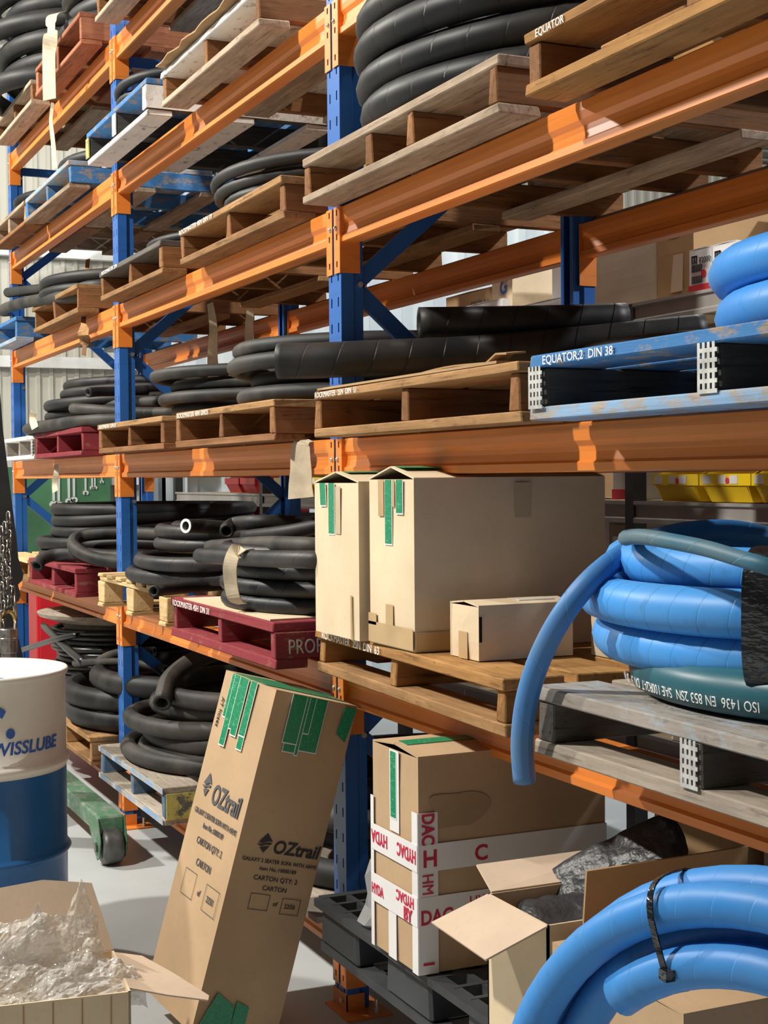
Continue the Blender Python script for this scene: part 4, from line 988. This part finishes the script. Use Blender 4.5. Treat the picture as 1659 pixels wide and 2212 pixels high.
text(oz, 'OZtrail', .052, (xs, -.026, .522), SIDE, INK, sx=.95, bold=True, shear=.15)
text(oz, 'GALAXY 2 SEATER SOFA WITH ARMS', .0155, (xs, .008, .492), SIDE, INK, sx=.93, align='CENTER')
text(oz, 'Item No.:10000189', .0155, (xs, .008, .470), SIDE, INK, sx=.98, align='CENTER')
text(oz, 'CARTON QTY: 2', .019, (xs, .008, .442), SIDE, INK, align='CENTER')
text(oz, 'CARTON', .019, (xs, .012, .415), SIDE, INK, align='CENTER')
frame_box(oz, (xs, -.058, .358), SIDE, .062, .046, INK); frame_box(oz, (xs, .045, .354), SIDE, .06, .046, INK)
text(oz, 'of', .018, (xs, .018, .374), SIDE, INK); text(oz, '2250', .018, (xs, .055, .371), SIDE, INK)
text(oz, 'AT hoses', .026, (-.150, yf, .895), Euler(FRONT).to_matrix().to_4x4() @ Matrix.Rotation(-PI/2, 4, 'Z'), INK, sx=.9)

# foreground left carton with bubble wrap
e1 = (RGT*.9536 + FWD*.30); e1.z = 0; e1.normalize(); e2 = Vector((-e1.y, e1.x, 0))
tr = CAM + FWD*3.6 + RGT*(-.636); FZ = .335
fc = empty('open_box', (tr.x, tr.y, 0), 'open cardboard box full of bubble wrap in the left foreground', 'carton', None, math.atan2(e1.y, e1.x))
BW, BD = .50, .34
MB().box((-BW, 0, 0), (0, BD, .005)).obj('base', CARDL, fc)
link('front_wall', MB().box((-BW, 0, 0), (0, .006, FZ)).mesh('w', CARDL), fc); MB().box((-BW, BD-.006, 0), (0, BD, FZ)).obj('back_wall', CARDL, fc)
MB().box((-BW, 0, 0), (-BW+.006, BD, FZ)).obj('side_wall', CARDL, fc); MB().box((-.006, 0, 0), (0, BD, FZ)).obj('side_wall', CARDL, fc)
for x in (-.05, -.12, -.19, -.26): MB().box((x, -.0015, .01), (x+.003, .0, FZ-.004)).obj('crease', CARDK, fc)
flap(fc, [(-BW, BD, FZ), (0, BD, FZ), (-.05, BD+.06, FZ+.17), (-.18, BD+.06, FZ+.19), (-BW, BD+.05, FZ+.16)], CARDIN, 'back_flap')
flap(fc, [(.95*t_, y_, FZ-.30*t_) for t_, y_ in ((0, .03), (0, BD-.02), (.08, BD-.0), (.15, .24), (.225, .10), (.215, .06), (.10, .035))], CARDIN, 'side_flap')
def crumple(name, mat, loc, w_, h_, seed, amp, parent=None, rot=(0, 0, 0), taper=1.0, n=34, peak=0.0):
    mb = MB()
    def rid(p): return 1 - abs(noise.noise(p))*2
    for i in range(n+1):
        for j in range(n+1):
            s, t = i/n-.5, j/n
            wv = 1 - (1-taper)*t**1.4
            p = Vector((s*3+seed, t*3, seed*.7))
            d = noise.noise(p)*amp + rid(p*1.9)*amp*.45 + rid(p*4.3)*amp*.2 + rid(p*9)*amp*.09
            top = h_*(1 - .45*abs(s-peak)*(1.2 if taper < .6 else .4))
            mb.v.append(((s+peak*t*.3)*w_*wv + noise.noise(p+Vector((9, 0, 0)))*amp*.5, d + amp*1.5*(s*s*4), t*top + noise.noise(p*3+Vector((0, 5, 0)))*amp*.3))
    for i in range(n):
        for j in range(n): a = i*(n+1)+j; mb.f.append((a, a+n+1, a+n+2, a+1)); mb.mi.append(0)
    return mb.obj(name, mat, parent, loc, rot, smooth=False)
rz_ = math.atan2(e1.y, e1.x)
FCL = Vector(fc.location)
o = crumple('bubble_wrap', POLY, FCL + e1*(-.095) + e2*.20 + Vector((0, 0, FZ-.06)), .15, .305, 3, .022, None, (0.05, 0, rz_), .30, peak=-.05); tag(o, 'peaked piece of bubble wrap sticking up out of the open box', 'bubble wrap')
o = crumple('plastic_sheet', POLY2, FCL + e1*(-.26) + e2*.17 + Vector((0, 0, FZ-.06)), .30, .26, 7, .022, None, (.12, .12, rz_), .22, peak=.25); tag(o, 'milky plastic sheet standing at the left of the open box', 'plastic sheet')
o = crumple('bubble_wrap', POLY2, FCL + e1*(-.095) + e2*.02 + Vector((0, 0, FZ-.012)), .30, .15, 12, .030, None, (-1.0, 0, rz_), .8); tag(o, 'crumpled clear wrap spilling over the front of the open box', 'bubble wrap')
o = crumple('bubble_wrap', POLY, FCL + e1*(-.34) + e2*.03 + Vector((0, 0, FZ-.02)), .30, .20, 17, .034, None, (-.8, 0, rz_), .8); tag(o, 'crumpled bubble wrap at the left edge of the photo in the open box', 'bubble wrap')
o = crumple('bubble_wrap', POLY, FCL + e1*(-.20) + e2*.07 + Vector((0, 0, FZ-.05)), .34, .24, 23, .034, None, (-.35, 0, rz_), .8); tag(o, 'dull bubble wrap filling the middle of the open box', 'bubble wrap')

# ------------------------------------------------------------------ drum
dr = empty('oil_drum', (-.957, -.92, .096), 'oil drum, white above and blue below, at the left edge', 'drum', None, 0)
R = .292
prof = [(R-.012, .862), (R-.012, .878), (R+.004, .884), (R+.008, .878), (R+.006, .868), (R-.002, .862), (R-.002, .60), (R+.006, .592), (R+.010, .583), (R+.006, .574), (R-.002, .566), (R-.002, .558)]
MB().lathe([(0, .862)] + prof, 64).obj('upper_shell', DRUMW, dr, smooth=True)
prof = [(R-.002, .558), (R-.002, .305), (R+.006, .296), (R+.011, .287), (R+.006, .278), (R-.002, .27), (R-.002, .012), (R+.005, .008), (R+.005, 0), (0, 0)]
MB().lathe(prof, 64).obj('lower_shell', DRUMB, dr, smooth=True)
MB().cyl((.20, .03, .862), .028, .010, n=20).obj('bung', BLUEINK, dr)
def on_drum(a0):
    def f(co):
        a = a0 + co.x/R; return Vector(((R+.0006+co.z)*math.cos(a), (R+.0006+co.z)*math.sin(a), co.y))
    return f
va = math.atan2(CAM.y+.92, CAM.x+.957)
text(dr, 'SWISSLUBE', .057, (0, 0, .640), (0, 0, 0), BLUEINK, sx=1.0, shear=.15, bold=True, warp=on_drum(va+.05))
text(dr, 'r.', .20, (0, 0, .697), (0, 0, 0), BLUEINK, bold=True, warp=on_drum(va+.05), sx=.9)
dd = empty('drum_dolly', (-.957, -.92, 0), 'low round dolly under the white and blue drum', 'dolly')
MB().lathe([(.24, .07), (.305, .07), (.305, .095), (.24, .095), (.24, .07)], 40).obj('ring', DARKMET, dd)
for a in range(4): MB().cyl((.26*math.cos(a*PI/2+.4), .26*math.sin(a*PI/2+.4)-.012, .035), .034, .024, 'Y', 14).obj('wheel', TYREM, dd)

# ------------------------------------------------------------------ green crane leg with castor, black mast piece and chain
gc = empty('engine_crane', (-2.0, -.22, 0), 'green workshop crane with a castor leg reaching toward the leaning carton', 'crane')
L0 = 2.3
mb = MB().prism([(-.055, .125), (.055, .125), (.055, .205), (-.055, .205)], -L0, .02, 'X')
mb.obj('leg', GREENCR, gc, bevel=.008)
for s in (-1, 1):
    pts = [(-.13, .20), (.02, .20), (.06, .11), (.035, .035), (0, .02), (-.035, .04), (-.13, .13)]
    MB().prism([(a, c) for a, c in pts], s*.052, s*.058, 'Y').obj('fork_plate', GREENCR, gc, bevel=.003)
mb = MB().lathe([(.0, -.043), (.060, -.043), (.072, -.036), (.075, -.02), (.075, .02), (.072, .036), (.060, .043), (0, .043)], 28)
mb.obj('castor_wheel', TYREM, gc, (.005, 0, .0765), (PI/2, 0, 0), smooth=True)
MB().cyl((.005, -.068, .0765), .02, .136, 'Y', 14).obj('axle', DARKMET, gc)
# black post of the crane seen at the left edge
pts = [(at(a, b_, X=-2.62).y+.22, at(a, b_, X=-2.62).z) for a, b_ in ((-60, 800), (-6, 800), (4, 930), (14, 1010), (25, 1100), (33, 1160), (37, 1205), (48, 1240), (46, 1252), (36, 1262), (42, 1285), (38, 1296), (25, 1308), (27, 1330), (36, 1370), (46, 1412), (50, 1500))]
pts += [(pts[-1][0], .205), (pts[0][0], .205)]
MB().prism(pts, -.03, .03, 'X').obj('mast', BLACKSTR, gc, (-.62, 0, 0))
lc = empty('load_chain', (-2.45, -.545, 1.3), 'oily steel load chain with padlock-like hook block hanging at the left edge', 'chain')
def link_mesh(l=.030, w_=.011, r_=.0042):
    pts = []
    for k in range(20):
        a = 2*PI*k/20; pts.append(Vector((w_*math.cos(a), 0, w_*math.sin(a) + (l-w_)*.75*(1 if math.sin(a) > 0 else -1))))
    pts.append(pts[0]); pts.append(pts[1])
    mb = tube(pts, r_, 7, bore=False)
    return mb.mesh('chain_link', CHAINM, smooth=True)
LM = link_mesh()
for col_, (px, ya, yb) in enumerate([(10, 1140, 1330), (18, 1118, 1320), (3, 1150, 1400)]):
    za = at(px, ya, X=-2.42).z; zb = at(px, yb, X=-2.42).z; yy = at(px, ya, X=-2.42).y; n_ = int((za-zb)/.040)
    for i in range(n_): link('chain_link', LM, lc, Vector((-2.42, yy + .003*math.sin(i), za - i*.040)) - Vector(lc.location), (.15*math.sin(i*2.1), 0, (PI/2)*(i % 2)+.5))
p = at(18, 1345, X=-2.42) - Vector(lc.location)
tube_obj('shackle', [p + Vector((0, .030*math.cos(a), .006+.042*math.sin(a))) for a in [PI*k/14 for k in range(15)]], .009, BRASS, lc, n=10, bore=False)
MB().cyl((p.x-.0, p.y, p.z-.13), .040, .105, 'Z', 18).cyl((p.x, p.y, p.z-.075), .0425, .012, 'Z', 18).cyl((p.x, p.y, p.z-.17), .034, .045, 'Z', 18).obj('swivel_block', CHAINM, lc, bevel=.003)
tube_obj('rod', [p + Vector((0, .022, .16)), p + Vector((0, .032, .05)), p + Vector((0, .030, -.03))], .008, CHAINM, lc, n=8, bore=False)

# ------------------------------------------------------------------ straps
def strap(label, pix, Y, w_, wf=None, name='cloth_strap', mat=CLOTH, wd=None):
    P = [at(x, y, Y=yy) for (x, y), yy in zip(pix, Y)]
    e = empty(name, P[0], label, 'strap', 'beige cloth straps hanging from the rack')
    Q = catmull([p-P[0] for p in P], 5)
    band(e, Q, w_, mat, 'ribbon', wd or Vector((.8, .6, 0)), .002, wf=wf)
    return e
strap('knotted beige strap hanging off the hose at the top left', [(135, 26), (113, 34), (111, 60), (110, 78), (106, 110), (106, 160), (107, 215)], [-.05, -.14, -.16, -.165, -.165, -.165, -.165], .075, lambda t: .85 if t < .3 else (.6 if t < .42 else 1.1))
strap('thin beige strap tail dangling in front of the top left beam', [(114, 222), (110, 260), (114, 300), (117, 335), (119, 365)], [-.03, -.03, -.03, -.03, -.03], .028, lambda t: .7+.6*t)
strap('long beige strap hanging in the middle bay toward the taped coil', [(454, 655), (461, 710), (459, 770), (462, 815)], [.36]*4, .055, lambda t: .6+.6*t)
strap('second beige strap hanging in the middle bay, right of the first', [(541, 668), (538, 720), (541, 770), (539, 822)], [.5]*4, .055, lambda t: .7+.4*t)
strap('short frayed beige strap hung over the third-level front beam', [(668, 950), (652, 958), (649, 985), (650, 1020), (649, 1050), (650, 1076)], [.0, -.025, -.03, -.03, -.03, -.03], .075, lambda t: .75+.5*t)
strap('brown strap hanging below the fourth level in the far bay', [(190, 560), (180, 700), (183, 735), (181, 768)], [.25, -.05, -.05, -.05], .05, lambda t: .5 if t < .4 else (1.2 if t < .8 else .5), mat=W_TAN)
strap('brown strap hanging beside the spanners', [(121, 1003), (122, 1020), (118, 1045), (120, 1062)], [-.02]*4, .035, lambda t: .8+.3*t)
strap('beige strap tucked under the hose at the far left of the third level', [(72, 890), (70, 905), (76, 925)], [-.15]*3, .04)

# ------------------------------------------------------------------ shelving behind the rack
SH = empty('shelving', (0, 1.9, 0), 'black and grey shelving standing behind the pallet rack', 'shelving')
PX = [-7.1, -5.1, -2.97, -.83, 1.35]
for x in PX:
    for y in (1.6, 2.2):
        top = 2.27 if x > -2.9 else 2.02
        MB().box((x-.03, y-.03-1.9, 0), (x+.03, y+.03-1.9, top)).obj('post', BLKPOST, SH)
LV = {0: [1.50, 2.02], 1: [.9, 1.50, 2.02], 2: [.6, 1.18, 1.50, 2.27], 3: [.6, 1.50, 2.27]}
for i in range(4):
    for z in LV[i]:
        for y, s in ((1.585, -1), (2.215, 1)):
            pts = [(0, 0), (-.018, 0), (-.018, -.012), (-.006, -.02), (-.006, -.060), (-.018, -.068), (-.018, -.085), (0, -.085)]
            MB().prism([(p if s < 0 else -p, q) for p, q in pts], PX[i]+.03, PX[i+1]-.03, 'X').obj('shelf_beam', GREYBEAM, SH, (0, y-1.9, z))
        MB().box((PX[i]+.03, 1.59-1.9, z-.022), (PX[i+1]-.03, 2.21-1.9, z-.003)).obj('shelf_board', SHELFB, SH)
for x in PX: brz = MB().box((-.01, 0, -.02), (.01, .62, .02)).obj('cross_tie', BLKPOST, SH, (x, -.31, 1.35))
def bin_(label, x, y, z, mat, dot=True, w_=.25, rz=0):
    r = empty('storage_bin', (x, y, z), label, 'storage bin', 'plastic storage bins on the shelving', rz)
    d, h, t = .36, .15, .004; w0 = w_*.40; w1 = w_*.48
    mb = MB(); mb.box((-w0, 0, 0), (w0, d, t))
    mb.prism([(0, 0), (d, 0), (d, h), (.10, h), (-.03, h*.62), (-.03, h*.40)], -t/2, t/2, 'X')
    side = [tuple(v) for v in mb.v[8:]]; mb.v = mb.v[:8] + [(v[0]-w0-(w1-w0)*v[2]/h, v[1], v[2]) for v in side]
    b = len(mb.v); nf = len(mb.f); mb.v += [(v[0]+w0+(w1-w0)*v[2]/h, v[1], v[2]) for v in side]
    mb.f += [tuple(i+len(side) for i in f) for f in mb.f[6:nf]]; mb.mi += [0]*(nf-6)
    mb.box((-w1, d-t, 0), (w1, d, h)); mb.prism([(0, 0), (-.03, h*.40), (-.03, h*.40+t), (t, t)], -w0, w0, 'X'); mb.box((-w1-.006, -.034, h*.40), (w1+.006, -.028, h*.68)); mb.box((-w1-.006, d-.01, h-.01), (w1+.006, d+.006, h+.004))
    bb_ = mb.obj('bin_body', mat, r)
    if dot:
        for a, b2 in ((-w1+.01, -w1+.06), (-.035, .01), (.03, .075)): MB().box((a, -.0355, h*.44), (b2, -.0345, h*.64)).obj('label_card', GREYL, bb_)
        MB().cyl((.018, -.036, h*.52), .011, .001, 'Y', 14).obj('red_dot', REDP, bb_)
    return r
GREYL = plain('label_paper', (.62, .60, .56), .8)
for i, x in enumerate((-.555, -.255, .04)): bin_('yellow storage bin on the shelf behind the blue hose, %s from the left' % ('first', 'second', 'third')[i], x, 1.62, 1.502, YELLOW, w_=.29)
for i, x in enumerate((-4.75, -4.42, -4.10)): bin_('yellow storage bin glimpsed behind the frayed strap, %s in its row' % ('first', 'second', 'third')[i], x, 1.62, 1.502, YELLOW, w_=.30)
for i, (x, z) in enumerate(((-5.75, 1.502), (-5.42, 1.502), (-5.75, 1.25), (-5.42, 1.25))): bin_('red storage bin in the shadow behind the middle bay, %s' % ('upper left', 'upper right', 'lower left', 'lower right')[i], x, 1.62, z, REDPL, False, .30)
MB().box((-6.3, 1.59, 1.225), (-5.13, 2.2, 1.245)).obj('shelf_board', SHELFB, SH, (0, -1.9, 0))
def bx(label, x0, x1, y0, y1, z0, h, mat, sd=1):
    return carton(label, x0, x1, y0, y1, z0+.002, z0+h, mat, ridge=.003, seed=sd)
def brand(r, w_, d, h, red=True, face='f'):
    y = -d/2-.0046
    if red: strip(r, [(-w_/2, y, .003), (w_/2, y, .003), (w_/2, y, h*.16), (-w_/2, y, h*.16)], REDP, 'red_band')
    mb = MB()
    for i in range(3): mb.box((i*.013, 0, 0), (i*.013+.009, .028, .0005))
    mb.box((0, .024, 0), (.035, .030, .0005)); mb.obj('printed_mark', REDP if face == 'w' else INK, r, (-w_/2+.02, y-.001, h*.66), FRONT)
    text(r, 'P2000', .03, (-w_/2+.066, y-.001, h*.66), FRONT, REDP if face == 'w' else INK, sx=.9)
    if face == 'w': text(r, 'Hose  Fittings', .017, (-w_/2+.02, y-.001, h*.50), FRONT, GREYINK, spacing=1.3)
    else:
        for k in range(9): pass
        mb = MB()
        for dz_ in (0, -.042):
            mb = MB()
            for k in range(12): mb.box((k*.0052, 0, 0), (k*.0052+.0026*(1+k % 2), .026, .0005))
            mb.box((0, 0, 0), (.062, .002, .0005)); mb.obj('barcode', INK, r, (-w_/2+.02, y-.001, h*.47+dz_), FRONT)
        MB().cyl((0, -.0012, 0), .015, .001, 'Y', 16).obj('red_dot', REDP, r, (w_*.18, y, h*.40))
zt = 2.272
r = bx('tall kraft carton with a hand hole and hanging paper label', -.735, -.505, 1.64, 2.1, zt, .34, CARDK, 2)
MB().cyl((0, -.001, 0), .018, .004, 'Y', 14).box((-.03, -.001, -.018), (.03, .003, .018)).obj('hand_hole_shade', BOREM, r, (0, -.235, .255)); strip(r, [(-.02, -.237, .02), (.055, -.237, .02), (.06, -.237, .16), (.0, -.237, .16)], CARDIN, 'paper_label')  # black block painted as the dark inside the hand hole
r = bx('large pale grey carton behind the blue rear upright', -1.28, -.765, 1.66, 2.15, zt, .24, CARDG, 3)
r = bx('cream carton with torn lower edge on top of the shelving', -1.62, -1.31, 1.70, 2.1, zt+.09, .20, CARDW, 4)
r = bx('flat white box on top of the shelving under the cream carton', -1.75, -1.29, 1.60, 2.1, zt, .085, CARDW, 5)
r = bx('left one of two white fittings boxes with red band and barcode', -.49, -.355, 1.61, 1.95, zt, .155, CARDW, 6); brand(r, .135, .34, .155)
r = bx('right one of two white fittings boxes with red dot and barcode', -.352, -.215, 1.61, 1.95, zt, .155, CARDW, 7); brand(r, .137, .34, .155, False)
q_ = Matrix.Rotation(0, 4, 'Z'); xx_ = .137/2+.0046
mb = MB()
for i in range(3): mb.box((i*.010, 0, 0), (i*.010+.007, .024, .0005))
mb.box((0, .020, 0), (.027, .026, .0005)); mb.obj('printed_mark', REDP, r, (xx_, -.155, .105), SIDE)
text(r, 'P2000', .026, (xx_, -.120, .105), SIDE, REDP, sx=.8); text(r, 'Hose Fittings', .014, (xx_, -.155, .083), SIDE, GREYINK, spacing=1.3); MB().box((0, 0, 0), (.115, .0015, .0005)).obj('printed_rule', GREYINK, r, (xx_, -.158, .099), SIDE)
strip(r, [(xx_, -.02, .06), (xx_, .02, .06), (xx_, .02, .085), (xx_, -.02, .085)], REDP, 'red_print')
r = bx('torn open kraft carton standing behind the white fittings boxes', -.46, -.12, 1.97, 2.2, zt, .33, CARDK, 9)
flap(r, [(-.05, -.12, .33), (.17, -.12, .33), (.16, -.13, .40), (.05, -.14, .41), (-.03, -.13, .38)], CARDK)
r = bx('kraft carton at the right edge of the shelving top', .12, .5, 1.75, 2.15, zt, .34, CARDK, 10)
r = bx('kraft carton printed SPIRAL on top of the shelving', -2.50, -2.0, 1.62, 2.0, zt, .21, CARDK, 11); text(r, 'SPIRAL', .06, (.02, -.1955, .12), FRONT, GREYINK, sx=.9, spacing=1.2)
r = bx('kraft carton with a blue letter G on top of the shelving', -2.02+.03, -1.80, 1.60, 2.0, zt, .30, CARDL, 12); text(r, 'G', .10, (-.02, -.2055, .16), FRONT, BLUEINK, bold=True, shear=.2)
r = bx('low white box in front of the SPIRAL carton', -2.24, -1.82, 1.56, 1.60, zt, .13, CARDW, 13)
r = bx('white fittings box with red P2000 mark beyond the near upright', -3.40, -3.08, 1.64, 2.0, 2.022, .235, CARDW, 14); brand(r, .32, .36, .235, False, 'w')
r = bx('white fittings box with red band on the timber shelf right of the tall cartons', -1.02, -.88, 1.62, 1.95, 1.502, .23, CARDW, 15); strip(r, [(-.07, -.17, .0), (.07, -.17, .0), (.07, -.17, .04), (-.07, -.17, .04)], REDP, 'red_band')
r = bx('narrow white fittings box low on the shelving beside the open blue coil', -1.12, -1.05, 1.62, 1.95, 1.182, .24, CARDW, 16); strip(r, [(-.035, -.17, .0), (.035, -.17, .0), (.035, -.17, .045), (-.035, -.17, .045)], REDP, 'red_band')
r = bx('grey labelled box low on the shelving behind the blue hose', -1.04, -.89, 1.62, 1.95, 1.182, .22, CARDG, 17); strip(r, [(-.05, -.17, .05), (.05, -.17, .05), (.05, -.17, .17), (-.05, -.17, .17)], WHITETAPE, 'label')
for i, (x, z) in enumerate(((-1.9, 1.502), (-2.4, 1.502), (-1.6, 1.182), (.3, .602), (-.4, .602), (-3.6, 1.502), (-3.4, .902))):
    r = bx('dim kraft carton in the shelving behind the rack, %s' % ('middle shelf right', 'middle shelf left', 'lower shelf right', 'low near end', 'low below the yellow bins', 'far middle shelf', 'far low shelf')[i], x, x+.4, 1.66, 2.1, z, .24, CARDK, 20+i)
